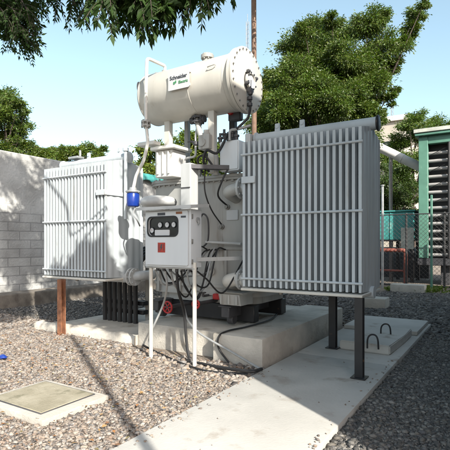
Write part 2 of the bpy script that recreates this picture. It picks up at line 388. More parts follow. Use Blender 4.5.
# -------- cover slabs on the path
cs = thing('cover_slab', 'thick concrete cover slab with two wire lifting hoops on the path', 'slab', (-1.7, 7.1, .06))
w = B(); prism(w, [(-2.05,6.42),(-1.34,6.4),(-1.31,7.3),(-1.31,7.9),(-2.05,7.9)], 2, .064, .19); bmesh.ops.bevel(w, geom=w.edges[:], offset=.015, segments=2, affect='EDGES'); obj('slab', w, M['path'], cs)
for c in (Z(372.5,346,.19)[:2], Z(385.5,334,.19)[:2]):
    w = B(); pts = [(c[0]-.07, c[1], .15), (c[0]-.065, c[1], .28), (c[0]-.03, c[1]+.02, .335), (c[0]+.03, c[1]+.03, .335), (c[0]+.065, c[1]+.02, .28), (c[0]+.075, c[1]+.02, .15)]
    obj('lifting_hoop', tube(w, smooth(pts), .012, 8), M['black'], cs)
w = B(); box(w, (-2.47, 8.0, .064), (-1.24, 9.25, .13), .012, 2)
tag(obj('flat_slab', w, M['path'], base=(-1.85, 8.6, .06)), 'thin wider concrete slab lying at the far end of the path', 'slab')
for a, b, lab in ((Z(357,308,0), Z(389,308,0), 'grey concrete kerb block just behind the right radiator, nearer of the two'), (Z(390,292,0), Z(429,291,0), 'sunlit concrete kerb block on the gravel before the chain link fence, farther of the two')):
    w = B(); box(w, (a.x, a.y, -.02), (b.x, a.y+.5, .26), .025, 2)
    tag(obj('kerb_block', w, M['conc'], base=(a.x, a.y, 0)), lab, 'block')

# ================================================================ TRANSFORMER
TR = thing('transformer', 'large pale grey oil transformer with two finned radiators and a tank on top', 'transformer', (-4.2, 6.4, .38))
FT0, FT1 = 5.15, 6.03
def fin_mesh(s, kind='fin'):
    """one pressed panel: flutes across its depth, thick rounded front edge, sloped shoulders to the headers"""
    w = B(); nT = 49; z0, z1 = 1.03, 2.93
    ts = np.linspace(FT0, FT1, nT)
    rows = {}
    def thick(t, zf):
        f = (t-FT0)/(FT1-FT0)
        e = min(f, 1-f)
        base = .0165 if e < .03 else (.006 if e < .085 else .0115+.0055*math.cos((f-.5)*2*math.pi*5.5))
        return base*zf+.002
    cols = []
    for t in ts:
        f = abs(t-5.6)/(.45)
        sl = .10*max(0, 1-f)
        zs = [z0-.02*max(0,1-f), z0+.07, z0+.12, z1-.12, z1-.05, z1+sl]
        zf = [.75, .9, 1, 1, 1, .92]
        cols.append([(w.verts.new((s-thick(t,q), t, z)), w.verts.new((s+thick(t,q), t, z))) for z, q in zip(zs, zf)])
    for a, b in zip(cols, cols[1:]):
        for k in range(5):
            w.faces.new((a[k][0], a[k+1][0], b[k+1][0], b[k][0])); w.faces.new((a[k][1], b[k][1], b[k+1][1], a[k+1][1]))
        w.faces.new((a[0][0], b[0][0], b[0][1], a[0][1])); w.faces.new((a[5][0], a[5][1], b[5][1], b[5][0]))
    for cset in (cols[0], cols[-1]):
        for k in range(5): w.faces.new((cset[k][0], cset[k][1], cset[k+1][1], cset[k+1][0]))
    return w
def radiator(s0, s1, n, label, bracket_side, rod):
    hz = 3.055
    w = B(); tube(w, [(s0-.02, 5.6, hz), (s1+.07, 5.6, hz)], .078, 20)
    r = obj('radiator', w, M['fin'], TR); tag(r, label)
    w = B(); tube(w, [(s0-.02, 5.6, 1.0), (s1+.03, 5.6, 1.0)], .075, 20); obj('bottom_header', w, M['fin'], r)
    w = B(); box(w, (s0-.01, 5.12, .975), (s1+.01, 6.0, 1.012), .008); obj('base_rail', w, M['cream'], r)
    for ss in (s0-.02, s1+.07):
        w = B(); lathe(w, (ss-.012, 5.6, hz), (1,0,0), [(0,.092),(.004,.098),(.02,.098),(.024,.092)], 24); obj('end_cap', w, M['black'] if bracket_side < 0 and ss > s1 else M['fin'], r)
    pitch = (s1-s0-.05)/(n-1)
    f0 = obj('fin', fin_mesh(s0+.025), M['fin'], r)
    for k in range(1, n): dup(f0, (pitch*k, 0, 0), r)
    for z in (2.76, 1.97, 1.135):
        w = B(); tube(w, [(s0-.01, FT0-.012, z), (s1+.01, FT0-.012, z)], .0145, 8); obj('tie_bar', w, M['fin'], r)
    b0, b1 = (s0, s0+pitch*2+.05) if bracket_side < 0 else (s1-pitch*2-.05, s1)
    w = B(); box(w, (b0, FT0-.03, 2.38), (b1, FT0-.004, 2.47), .006)
    if bracket_side > 0: box(w, (b1-.01, FT0-.03, 2.38), (b1+.012, FT0+.5, 2.455), .006)
    obj('strap', w, M['fin'], r)
    for ss in (s0+.42*(s1-s0), s1-.15 if bracket_side > 0 else s0+.95*(s1-s0)*.2):
        w = B(); prism(w, [(ss-.035, hz+.06),(ss+.035, hz+.06),(ss+.03, hz+.18),(ss-.03, hz+.18)], 1, 5.585, 5.615); lathe(w, (ss, 5.575, hz+.135), (0,1,0), [(0,.024),(.05,.024)], 12); obj('lifting_lug', w, M['fin'], r)
    w = B()
    tube(w, [(s0+.35, 5.6, .9), (s0+.35, 5.6, .98)], .03, 10); obj('drain_plug', w, M['bolt'], r)
    return r
radL = radiator(-7.08, -5.49, 20, 'sunlit radiator bank left of the tank', 1, True)
radR = radiator(-2.95, -1.38, 21, 'shaded radiator bank right of the tank', -1, False)
w = B(); tube(w, [(-5.4, 5.5, 3.16), (-5.4, 5.5, 2.0)], .03, 10); lathe(w, (-5.4, 5.5, 3.14), (0,0,1), [(0,.05),(.05,.05)], 12); obj('vent_pipe', w, M['fin'], radL)
w = B(); box(w, (-6.86, 5.5, 3.15), (-6.6, 5.66, 3.19), .005); tube(w, [(-6.62,5.58,3.17),(-6.62,5.58,3.3)], .02, 8); obj('bracket', w, M['zinc'], radL)

# tank
TX0, TX1, TY0, TY1 = -5.25, -3.12, 5.85, 7.35
w = B(); prism(w, rrect(TX0, TY0, TX1, TY1, .38, 10), 2, .78, 2.56)
o_ = rrect(TX0+.1, TY0+.1, TX1-.1, TY1-.1, .3, 10); prism(w, o_, 2, .66, .79)
tank = obj('tank', w, M['tank'], TR)
w = B(); prism(w, rrect(TX0-.05, TY0-.05, TX1+.05, TY1+.05, .41, 10), 2, 2.563, 2.6); prism(w, rrect(TX0-.06, TY0-.06, TX1+.06, TY1+.06, .42, 10), 2, 2.603, 2.645)
pts = rrect(TX0-.02, TY0-.02, TX1+.02, TY1+.02, .40, 10)
per = [V((a, b, 0)) for a, b in pts]; acc = 0; step = .11
for a, b in zip(per, per[1:]+per[:1]):
    L_ = (b-a).length; d = acc
    while d < L_:
        p = a+(b-a)*(d/L_); tube(w, [(p.x, p.y, 2.54), (p.x, p.y, 2.675)], .016, 6); d += step
    acc = d-L_
cover = obj('tank_cover', w, M['tank'], TR)
for z in (1.52, .93):
    w = B()
    prism(w, rrect(TX0-.022, TY0-.022, TX1+.022, TY1+.022, .39, 10), 2, z-.022, z+.022); obj('stiffener', w, M['tank'], TR)
for s in (-3.62, -4.5, -4.95):
    w = B(); box(w, (s-.02, TY0-.05, .8), (s+.02, TY0+.01, 1.49), .004); obj('rib', w, M['tank'], TR)
w = B(); box(w, (-3.72, TY0-.004, 1.60), (-3.70, TY0+.02, 2.5), .003); obj('weld_seam', w, M['tank'], tank)
# skid and rollers
for s in (-4.85, -3.5):
    w = B(); box(w, (s-.07, 5.6, .50), (s+.07, 7.6, .68), .01); box(w, (s-.11, 5.58, .655), (s+.11, 7.62, .675), .005); sk = obj('skid_beam', w, M['dark'], TR)
    for t in (5.8, 7.3):
        w = B(); lathe(w, (s-.05, t, .455), (1,0,0), [(0,.07),(.01,.075),(.09,.075),(.1,.07)], 20); obj('roller', w, M['dark'], sk)
w = B(); box(w, (-5.15, 5.95, .40), (-3.2, 6.1, .652), .01); obj('shade_beam', w, M['black'], TR)  # black beams added to darken the shaded gap under the tank
w = B(); box(w, (-5.15, 6.9, .40), (-3.2, 7.1, .652), .01); obj('shade_beam', w, M['black'], TR)
# base bracket
w = B(); prism(w, [(5.55,.70),(5.9,.70),(5.9,.86),(5.5,.86)], 0, -3.55, -3.2)
for s in (-3.5,-3.37,-3.24): box(w, (s-.012, 5.48, .72), (s+.012, 5.56, .85), .002)
obj('jacking_pad', w, M['tank'], TR)
w = B(); prism(w, [(5.52,.86),(5.95,.86),(5.95,.89),(5.48,.89)], 0, -3.6, -3.15); obj('base_ledge', w, M['tank'], TR)
# pipe elbows between tank and right radiator
for z, nm in ((2.36, 'upper'), (1.06, 'lower')):
    w = B(); tube(w, rounded([(-3.46, 5.95, z-.1), (-3.46, 5.6, z-.02), (-3.3, 5.56, z+.02), (-2.94, 5.56, z+.02)], .16, 7), .085 if z > 2 else .10, 18)
    el = obj('oil_pipe', w, M['white'] if z < 2 else M['tank'], TR)
    for s in (-3.2, -3.1):
        w = B(); flange(w, (s, 5.56, z+.02), (1,0,0), .15, .035, 8); obj('flange', w, M['paint'], el)
w = B(); tube(w, rounded([(-5.2, 5.95, 1.05), (-5.2, 5.6, 1.05), (-5.55, 5.6, 1.0)], .15, 7), .08, 16); el = obj('oil_pipe', w, M['paint'], TR)
for s in (-5.36, -5.28):
    w = B(); flange(w, (s, 5.6, 1.03), (1,0,0), .15, .03, 8); obj('flange', w, M['paint'], el)
# plate beside the first fin of the right radiator
w = B(); box(w, (-3.08, 5.45, 1.2), (-3.0, 5.62, 3.12), .01); obj('mounting_post', w, M['paint'], TR)

# conservator
CA, CB, CT, CZ, CR = -5.0, -3.23, 5.75, 3.98, .415
w = B(); lathe(w, (CA, CT, CZ), (1,0,0), [(-.14,.05),(-.13,.14),(-.10,.25),(-.06,.33),(-.02,.385),(0,.405),(.02,CR),(CB-CA-.06,CR),(CB-CA-.055,CR+.055),(CB-CA-.012,CR+.055),(CB-CA-.01,CR+.05)], 64)
con = obj('conservator', w, M['cream'], TR)
w = B(); lathe(w, (CB, CT, CZ), (1,0,0), [(-.005,CR+.05),(.0,CR+.058),(.028,CR+.058),(.032,CR+.052)], 64); ec = obj('end_plate', w, M['cream'], con)
b0 = None
for k in range(26):
    a = 2*math.pi*k/26
    if b0 is None: w = B(); p = V((CB+.03, CT+CR+.022, CZ)); tube(w, [p, p+V((.018,0,0))], .012, 6); b0 = obj('bolt', w, M['bolt'], con)
    else: dup(b0, (0, (math.cos(a)-1)*(CR+.022), math.sin(a)*(CR+.022)), con)
w = B(); gc = V((CB+.03, CT+.03, CZ-.01)); lathe(w, gc, (1,0,0), [(0,.13),(.05,.13),(.055,.12),(.055,.105),(.03,.10),(.03,0)], 32); obj('level_gauge', w, M['cream'], con)
w = B(); lathe(w, gc+V((-.001,0,0)), (1,0,0), [(0,.13),(.012,.15),(.016,.15),(.018,.131)], 32); obj('gauge_gasket', w, M['dark'], con)
for a in (.5, 2.3, 3.6):
    w = B(); p = gc+V((.03, math.cos(a)*.15, math.sin(a)*.15)); lathe(w, p, (1,0,0), [(0,.03),(.03,.03),(.035,.018),(.05,.018)], 12); obj('gauge_stud', w, M['dark'], con)
for z in (-.27, -.36):
    w = B(); lathe(w, gc+V((.05,-.06,z-.03)), (0,0,1), [(0,.02),(.01,.04),(.05,.04),(.06,.02)], 12); obj('cable_gland', w, M['dark'], con)
w = B(); lathe(w, gc+V((.031,0,0)), (1,0,0), [(0,.098),(.004,.098)], 28); obj('gauge_face', w, M['label'], con)
w = B(); box(w, gc+V((.036,-.01,-.07)), gc+V((.04,.01,.02)), .002)
for k in range(8):
    a = 2*math.pi*k/8+.3; p = gc+V((.05, math.cos(a)*.118, math.sin(a)*.118)); tube(w, [p, p+V((.018,0,0))], .014, 6)
obj('gauge_needle', w, M['ink'], con)
w = B(); box(w, gc+V((.02,-.10,-.19)), gc+V((.09,-.02,-.12)), .01); lathe(w, gc+V((.06,-.06,-.22)), (0,0,1), [(0,.03),(.03,.04),(.06,.03)], 12); obj('gauge_switch', w, M['dark'], con)
w = B(); tube(w, rounded([gc+V((.06,-.06,-.2)), gc+V((.06,-.06,-.42)), gc+V((.02,-.05,-.55)), (-3.3, 5.6, 3.25)], .05), .018, 8); obj('gauge_cable', w, M['rubber'], con)
for sx in (CA+.03, CA+1.0, CB-.16):
    w = B(); lathe(w, (sx, CT, CZ), (1,0,0), [(-.008,CR-.004),(-.004,CR+.004),(.004,CR+.004),(.008,CR-.004)], 64); obj('weld_bead', w, M['cream'], con)
# nameplate
w = B(); n0, n1 = -4.32, -3.93
nt_ = CT-CR-.03
prism(w, rrect(n0, CZ-.09, n1, CZ+.21, .015, 3), 1, nt_-.012, nt_); npl = obj('nameplate', w, M['label'], con)
w = B()
for s in (n0+.03, n1-.03):
    box(w, (s-.02, nt_+.002, CZ-.06), (s+.02, CT-.3, CZ-.02), .003); box(w, (s-.02, nt_+.002, CZ+.14), (s+.02, CT-.22, CZ+.19), .003)
obj('nameplate_bracket', w, M['cream'], con)
w = B(); put_text(w, 'Schneider', .08, (n0+.035, nt_-.014, CZ+.065), n1-n0-.07, .0012)
lt = obj('lettering', w, M['ink'], con, sharp=20)
w = B(); put_text(w, 'Electric', .05, (n0+.20, nt_-.014, CZ-.01), .17, .0008)
obj('small_lettering', w, M['inkgreen'], con, sharp=20); w = B()
for s, zz, q in ((n0+.10, CZ+.01, .03), (n0+.135, CZ+.025, .022)):
    prism(w, rrect(s, zz-.02, s+q, zz+.02, .009, 3), 1, nt_-.0165, nt_-.0125)
obj('emblem', w, M['inkgreen'], con, sharp=20)
# fittings on the conservator
w = B(); fx = -3.88; lathe(w, (fx, CT-.05, CZ+CR-.06), (0,0,1), [(0,.07),(.09,.07),(.092,.1),(.115,.1),(.118,.1),(.14,.1),(.142,.085),(.16,.08)], 24)
for k in range(8):
    a = k*math.pi/4; tube(w, [(fx+.085*math.cos(a), CT-.05+.085*math.sin(a), CZ+CR+.01), (fx+.085*math.cos(a), CT-.05+.085*math.sin(a), CZ+CR+.095)], .011, 6)
obj('filler_cap', w, M['tank'], con)
w = B(); tube(w, rounded([(-3.62, CT-CR-.002, CZ+.14), (-3.62, CT-CR-.02, CZ+.14), (-3.5, CT-CR-.02, CZ+.15), (-3.5, CT-CR+.01, CZ+.15)], .01, 2), .007, 6); obj('rail_hook', w, M['tank'], con)
for s in (-4.95, -3.5):
    w = B(); prism(w, [(s-.035, CZ+CR-.03),(s+.035, CZ+CR-.03),(s+.025, CZ+CR+.05),(s-.025, CZ+CR+.05)], 1, CT-.012, CT+.012); lathe(w, (s, CT-.02, CZ+CR+.02), (0,1,0), [(0,.014),(.04,.014)], 10); obj('lifting_lug', w, M['cream'], con)
# supports
def post(name, s, t, z0, z1, ws, wt, m, parent=TR):
    w = B(); box(w, (s-ws, t-wt, z0), (s+ws, t+wt, z1), .008); return obj(name, w, m, parent)
post('conservator_leg', -4.66, 5.72, 3.143, 3.8, .055, .05, M['cream'])
l2 = post('conservator_leg', -3.76, 5.66, 2.65, 3.8, .055, .05, M['cream'])
w = B(); tube(w, rounded([(-3.86,5.50,3.72),(-3.86,5.44,3.82),(-3.66,5.44,3.83),(-3.66,5.50,3.72)], .04, 4), .02, 8); obj('leg_bracket', w, M['cream'], l2)
post('rear_leg', -4.6, 6.15, 2.65, 3.8, .04, .04, M['tank'])
post('rear_leg', -3.72, 6.2, 2.65, 3.8, .05, .05, M['dark'])
# turret under the left support
w = B(); box(w, (-4.80, 5.55, 2.65), (-4.44, 5.9, 3.08), .012); tu = obj('bushing_box', w, M['white'], TR)
w = B(); box(w, (-4.85, 5.48, 3.083), (-4.36, 5.97, 3.14), .012); obj('box_lid', w, M['white'], tu)
for s in (-4.73, -4.62, -4.51):
    w = B(); box(w, (s-.014, 5.52, 2.7), (s+.014, 5.548, 3.06), .003); obj('box_rib', w, M['white'], tu)
w = B(); tube(w, [T(148,143,5.45), (-4.78, 5.5, 3.2)], .03, 10); box(w, (-5.08, 5.43, 3.17), (-4.72, 5.6, 3.23), .008); obj('pipe_bracket', w, M['white'], tu)
# breather pipe and breather
bt = 5.2
top = [T(165,71,5.6), T(165,66,5.6), T(147,58,bt), T(146,88,bt), T(146,124,bt), T(148,142,bt), T(144,160,bt), T(136,176,bt), T(133,190,bt)]
w = B(); tube(w, rounded(top, .06, 4), .026, 10); bp = obj('breather_pipe', w, M['white'], TR)
for p in (T(146,122,bt), T(146,126,bt)):
    w = B(); flange(w, p, (0,0,1), .075, .02, 6); obj('flange', w, M['tank'], bp)
w = B(); p = T(165,74,5.6); lathe(w, p-V((0,0,.08)), (0,0,1), [(0,.05),(.03,.05),(.032,.07),(.05,.07),(.052,.035),(.1,.035),(.11,.05),(.13,.05)], 16); tube(w, [p+V((-.09,0,.01)), p+V((.09,0,.01))], .022, 8); obj('shut_off_valve', w, M['tank'], bp)
w = B(); p = T(143,88,5.5); lathe(w, p, (-1,-.4,0), [(0,.07),(.05,.07),(.052,.1),(.07,.1),(.075,.05)], 16); obj('blank_flange', w, M['dark'], con)
bc = T(133,199,bt)
w = B(); lathe(w, bc-V((0,0,.125)), (0,0,1), [(0,.075),(.012,.095),(.02,.10),(.2,.10),(.215,.09)], 28); br = obj('breather', w, M['blue'], TR)
w = B(); lathe(w, bc+V((0,0,.0905)), (0,0,1), [(0,.1),(.015,.118),(.035,.118),(.05,.06),(.09,.05)], 24); tube(w, [bc+V((-.12,0,.11)), bc+V((.12,0,.11))], .016, 8); obj('breather_cap', w, M['zinc'], br)
w = B(); tube(w, smooth([bc+V((.05,0,-.12)), bc+V((.03,-.02,-.24)), bc+V((.09,0,-.34)), bc+V((.05,.1,-.42))]), .012, 8); obj('breather_tail', w, M['zinc'], br)
# dome (pressure relief hood) beside the cabinet roof
dc = T(158.5,201,5.3)
w = B(); lathe(w, dc-V((0,0,.14)), (0,0,1), [(h*.85, q*.82) for h, q in [(0,.2),(.05,.22),(.07,.30),(.10,.335),(.15,.345),(.20,.32),(.23,.27),(.245,.2),(.25,.12),(.252,.01)]], 40)
hd = obj('relief_hood', w, M['paint'], TR)
w = B(); lathe(w, dc-V((0,0,.36)), (0,0,1), [(0,.14),(.222,.14)], 28); tube(w, [(dc.x, dc.y, dc.z-.3), (dc.x, TY0+.1, dc.z-.3)], .1, 16); obj('hood_neck', w, M['paint'], hd)
# cable duct and tray, junction box
w = B(); box(w, (-4.03, 5.22, 2.06), (-3.85, 5.42, 2.76), .01); du = obj('cable_duct', w, M['paint'], TR)
w = B(); box(w, (-4.03, 5.205, 2.40), (-3.85, 5.2195, 2.41), .002); obj('duct_joint', w, M['dark'], du)
w = B(); prism(w, [(-3.848,5.24),(-3.848,5.40),(-3.25,5.95),(-3.15,5.85)], 2, 2.68, 2.74); obj('cable_tray', w, M['dark'], TR)
w = B(); prism(w, rrect(-3.6, 2.66, -3.27, 3.1, .02, 3), 1, 5.62, 5.85); jb = obj('junction_box', w, M['cabinet'], TR)
w = B(); prism(w, rrect(-3.58, 2.68, -3.29, 3.08, .015, 3), 1, 5.606, 5.6195); obj('box_door', w, M['cabinet'], jb)
# pipework from the conservator to the tank: valve, bend, relay
pv = T(198,119,5.7)
w = B(); tube(w, rounded([(pv.x, 5.7, CZ-CR+.05), (pv.x, 5.7, pv.z-.12), (pv.x+.14, 5.66, pv.z-.42), (pv.x+.36, 5.66, pv.z-.56), (pv.x+.36, 5.66, 2.62)], .12, 6), .045, 14); cp = obj('conservator_pipe', w, M['tank'], TR)
w = B(); flange(w, pv+V((0,0,.02)), (0,0,1), .1, .025, 6); flange(w, pv+V((0,0,-.05)), (0,0,1), .1, .025, 6); lathe(w, pv+V((-.13,0,-.015)), (1,0,0), [(0,.055),(.05,.04),(.21,.04),(.26,.055)], 14); obj('pipe_valve', w, M['dark'], cp)
w = B(); rb = V((pv.x+.22, 5.62, pv.z-.42)); box(w, rb+V((-.1,-.09,-.1)), rb+V((.1,.09,.12)), .02, 2); lathe(w, rb+V((0,0,.12)), (0,0,1), [(0,.07),(.03,.07),(.035,.05),(.08,.05)], 16); lathe(w, rb+V((-.02,-.09,.0)), (0,-1,0), [(0,.06),(.02,.06)], 16); obj('gas_relay', w, M['tank'], cp)
w = B()
for i in range(5):
    p = V((-3.62+.07*i, 5.66, 3.1+.05*(i%2))); lathe(w, p, (0,0,1), [(0,.03),(.05,.03),(.055,.045),(.08,.045),(.085,.02),(.14,.02)], 10)
obj('terminal_stud', w, M['dark'], TR)
w = B(); tube(w, smooth([(-3.75,5.55,2.66),(-3.78,5.45,2.8),(-3.7,5.42,2.95),(-3.55,5.45,2.9),(-3.5,5.55,3.05),(-3.45,5.58,3.2)]), .02, 8)
tube(w, smooth([(-3.9,5.6,2.66),(-3.92,5.5,2.85),(-3.8,5.5,2.9),(-3.66,5.55,2.72)]), .016, 8); obj('control_cable', w, M['rubber'], TR)
w = B(); p = T(236,116,5.9); box(w, p+V((-.12,-.05,-.08)), p+V((.1,.06,.06)), .02); tube(w, [p+V((-.1,0,.05)), p+V((-.1,0,.2))], .02, 8); tube(w, [p+V((.04,0,.05)), p+V((.04,0,.14))], .03, 8); obj('relay_box', w, M['dark'], TR)
w = B(); p = T(231,112,5.85); lathe(w, p, (0,-1,0), [(0,.05),(.04,.05),(.05,.03)], 14); obj('valve_wheel', w, M['red'], TR)
w = B(); tube(w, rounded([(-4.35,5.75,2.65),(-4.35,5.75,2.95),(-4.1,5.7,2.95),(-4.1,5.7,3.3),(-4.02,5.7,CZ-CR+.02)], .06, 4), .018, 8); eq = obj('equalising_pipe', w, M['paint'], TR)
w = B(); lathe(w, (-4.1,5.7,3.12), (0,0,1), [(0,.022),(.01,.045),(.06,.045),(.07,.022)], 12); tube(w, [(-4.1,5.64,3.155),(-4.1,5.56,3.155)], .012, 6); tube(w, [(-4.15,5.56,3.155),(-4.05,5.56,3.155)], .012, 6); obj('pipe_valve', w, M['dark'], eq)
for s in (-4.22, -3.95):
    w = B(); lathe(w, (s,5.98,2.645), (0,0,1), [(0,.06),(.02,.06),(.022,.035),(.14,.035),(.142,.05),(.18,.05),(.2,.02)], 16); obj('thermometer_pocket', w, M['bolt'], TR)
w = B(); tube(w, smooth([(-3.95,5.98,2.84),(-3.9,5.75,2.98),(-3.78,5.52,2.8),(-3.76,5.45,2.4),(-3.74,5.6,2.1),(-3.7,5.87,1.85)]), .011, 8); tube(w, smooth([(-3.45,5.6,2.68),(-3.5,5.52,2.5),(-3.62,5.6,2.3),(-3.6,5.87,2.15)]), .014, 8); ic = obj('instrument_cable', w, M['rubber'], TR)
for p in ((-3.7,5.85,1.85), (-3.6,5.85,2.15)):
    w = B(); lathe(w, p, (0,-1,0), [(0,.04),(.03,.04),(.032,.025),(.07,.025)], 12); obj('gland', w, M['bolt'], ic)
w = B(); tube(w, rounded([(-3.42,5.6,3.1),(-3.42,5.6,3.25),(-3.3,5.62,3.25),(-3.12,5.7,3.3)], .05, 4), .022, 8); obj('cable_conduit', w, M['zinc'], TR)
for s in (-3.9, -3.35):
    w = B(); lathe(w, (s, 5.84, 1.16), (0,-1,0), [(0,.07),(.025,.07),(.03,.04),(.06,.04)], 16); obj('blank_cover', w, M['tank'], TR)
w = B(); prism(w, rrect(-3.62, 1.95, -3.42, 2.1, .01, 2), 1, TY0-.014, TY0-.002); obj('rating_plate', w, M['label'], TR)
# thermometer loop, wall pipe
w = B(); tube(w, smooth([T(199,222,5.75), T(203,214,5.72), T(208,220,5.72), T(208,240,5.75), T(203,247,5.78)]), .014, 8); obj('capillary_tube', w, M['dark'], TR)
w = B(); tube(w, [T(206,242,5.76), T(241,244,5.76)], .022, 10); obj('horizontal_pipe', w, M['paint'], TR)
# red valves at the foot
def valve(c, r, pn):
    w = B(); lathe(w, c, (0,-1,0), [(0,.03),(.1,.03),(.105,.05),(.13,.05),(.135,.02),(.17,.02)], 14); tube(w, [c+V((0,.4,0)), c+V((0,-.04,0))], .03, 10); vb = obj('drain_valve', w, M['dark'], TR)
    w = B(); x = c+V((0,-.16,0)); ring = [x+V((math.cos(a)*r, 0, math.sin(a)*r)) for a in np.linspace(0, 2*math.pi, 25)]; tube(w, ring, .014, 8, caps=False)
    for k in range(3):
        a = k*math.pi/3; d = V((math.cos(a)*r,0,math.sin(a)*r)); tube(w, [x-d, x+d], .010, 6)
    obj('hand_wheel', w, M['red'], vb)
valve(T(174,306,5.55), .085, 0); valve(T(202,303,5.55), .06, 0)
w = B(); p = T(217,297,5.78); box(w, p+V((-.07,-.03,-.04)), p+V((.07,.1,.05)), .015); obj('valve_cover', w, M['red'], TR)
w = B(); p = T(203,296,5.7); lathe(w, p, (0,0,1), [(0,.02),(.04,.02),(.045,.05),(.06,.05)], 12); tube(w, [p, p+V((0,.3,0))], .02, 8); obj('sampling_cock', w, M['dark'], TR)

# ================================================================ CONTROL CABINET on two pipe legs
CB_ = thing('control_cabinet', 'light grey control cabinet on two thin pipe legs before the transformer', 'cabinet', (-3.78, 4.7, 0))
c0, c1, f0, f1, zb, zt = -4.17, -3.40, 4.6, 4.86, 1.28, 2.035
w = B(); box(w, (c0, f0+.02, zb), (c1, f1, zt), .01, 2); body = obj('body', w, M['cabinet'], CB_)
# door with a window hole
outer = rrect(c0+.025, zb+.03, c1-.03, zt-.02, .02, 4)
hole = rrect(-4.09, 1.70, -3.60, 1.935, .06, 4)
w = B()
def ring_prism(w, outer, inner, a, b):
    n = len(outer)
    vo = [[w.verts.new((p[0], h, p[1])) for p in outer] for h in (a, b)]; vi = [[w.verts.new((p[0], h, p[1])) for p in inner] for h in (a, b)]
    for k in range(n):
        j = (k+1) % n
        w.faces.new((vo[0][k], vo[0][j], vi[0][j], vi[0][k])); w.faces.new((vo[1][k], vi[1][k], vi[1][j], vo[1][j]))
        w.faces.new((vo[0][k], vo[1][k], vo[1][j], vo[0][j])); w.faces.new((vi[0][k], vi[0][j], vi[1][j], vi[1][k]))
ring_prism(w, outer, hole, f0-.004, f0+.017); dr = obj('door', w, M['cabinet'], CB_)
w = B(); prism(w, rrect(-4.10, 1.69, -3.59, 1.945, .06, 4), 1, f0+.0175, f0+.0195); obj('window', w, M['glass'], CB_)
w = B(); ring_prism(w, rrect(-4.11, 1.68, -3.58, 1.955, .07, 4), rrect(-4.09, 1.70, -3.60, 1.935, .06, 4), f0-.012, f0-.0045); obj('window_seal', w, M['rubber'], CB_)
w = B(); prism(w, rrect(-3.99, 1.70, -3.74, 1.775, .01, 2), 1, f0+.008, f0+.017); obj('meter_panel', w, M['label'], CB_)
for i, s in enumerate((-4.04, -3.90, -3.78, -3.67)):
    w = B(); zz = 1.84 if i else 1.77; lathe(w, (s, f0+.017, zz), (0,-1,0), [(0,.034),(.009,.034)], 20); dl = obj('dial', w, M['label'], CB_)
    w = B(); ring_prism(w, [(s+.042*math.cos(a), zz+.042*math.sin(a)) for a in np.linspace(0,2*math.pi,24,endpoint=False)], [(s+.034*math.cos(a), zz+.034*math.sin(a)) for a in np.linspace(0,2*math.pi,24,endpoint=False)], f0+.003, f0+.017); obj('dial_rim', w, M['rubber'], dl)
    w = B(); a = 2.2-i*.5; prism(w, [(s-.003*math.sin(a), zz+.003*math.cos(a)), (s+.003*math.sin(a), zz-.003*math.cos(a)), (s+.027*math.cos(a), zz+.027*math.sin(a))], 1, f0+.0055, f0+.0075); obj('dial_needle', w, M['signred'] if i == 0 else M['ink'], dl)
w = B(); box(w, (-3.925, f0-.0085, 1.475), (-3.80, f0-.0045, 1.605), .001); sg = obj('warning_sign', w, M['signred'], CB_)
w = B(); sx, sz, sy = -3.8625, 1.54, f0-.0105
prism(w, [(sx-.005,sz+.045),(sx+.022,sz+.045),(sx+.004,sz+.010),(sx+.022,sz+.010),(sx-.018,sz-.048),(sx-.006,sz-.008),(sx-.024,sz-.008)], 1, sy, sy+.0015)
for q in (-.045, .037): box(w, (sx+q, sy, sz-.045), (sx+q+.008, sy+.0015, sz+.045), .0003)
obj('sign_symbol', w, M['ink'], sg)
for a, b, m_ in (((-3.93,1.965),(-3.80,2.0),'ink'), ((-3.62,1.975),(-3.52,2.005),'rust'), ((-3.54,1.925),(-3.46,1.95),'ink')):
    w = B(); box(w, (a[0], f0-.008, a[1]), (b[0], f0-.0045, b[1]), .001); obj('label_strip', w, M[m_], CB_)
w = B()
for z in (1.36, 1.62, 1.94): box(w, (c1+.001, f0+.03, z-.03), (c1+.014, f0+.055, z+.03), .003)
obj('hinge', w, M['bolt'], CB_)
w = B(); lathe(w, (c1+.001, f0+.16, 1.9), (1,0,0), [(0,.035),(.02,.035),(.025,.02)], 16); box(w, (c1+.02, f0+.15, 1.84), (c1+.035, f0+.17, 1.9), .003); obj('latch', w, M['zinc'], CB_)
w = B(); prism(w, [(f0-.09,2.037),(f1+.06,2.075),(f1+.06,2.115),(f0-.09,2.077)], 0, c0-.07, c1+.08); obj('rain_roof', w, M['paint'], CB_)  # darker grey than the body, standing in for the shadow under its edge
for s in (-4.12, -3.385):
    w = B(); tube(w, [(s, f0+.08, -.05), (s, f0+.08, 1.278 if s < -4 else 1.35)], .027, 12); lg = obj('leg', w, M['cream'], CB_)
w = B(); box(w, (c0-.02, f0+.05, zb-.02), (c1+.03, f0+.11, zb-.002), .004); obj('cross_bar', w, M['paint'], CB_)
w = B(); prism(w, [(-3.397,4.74),(-3.397,4.84),(-3.2,5.6),(-3.14,5.6)], 2, 1.36, 1.41); obj('wall_bracket', w, M['paint'], CB_)
w = B()
for i in range(6): p = V((-4.05+.11*i, f0+.14, zb-.002)); lathe(w, p-V((0,0,.06)), (0,0,1), [(0,.022),(.03,.022),(.032,.03),(.06,.03)], 10)
obj('cable_gland', w, M['dark'], CB_)

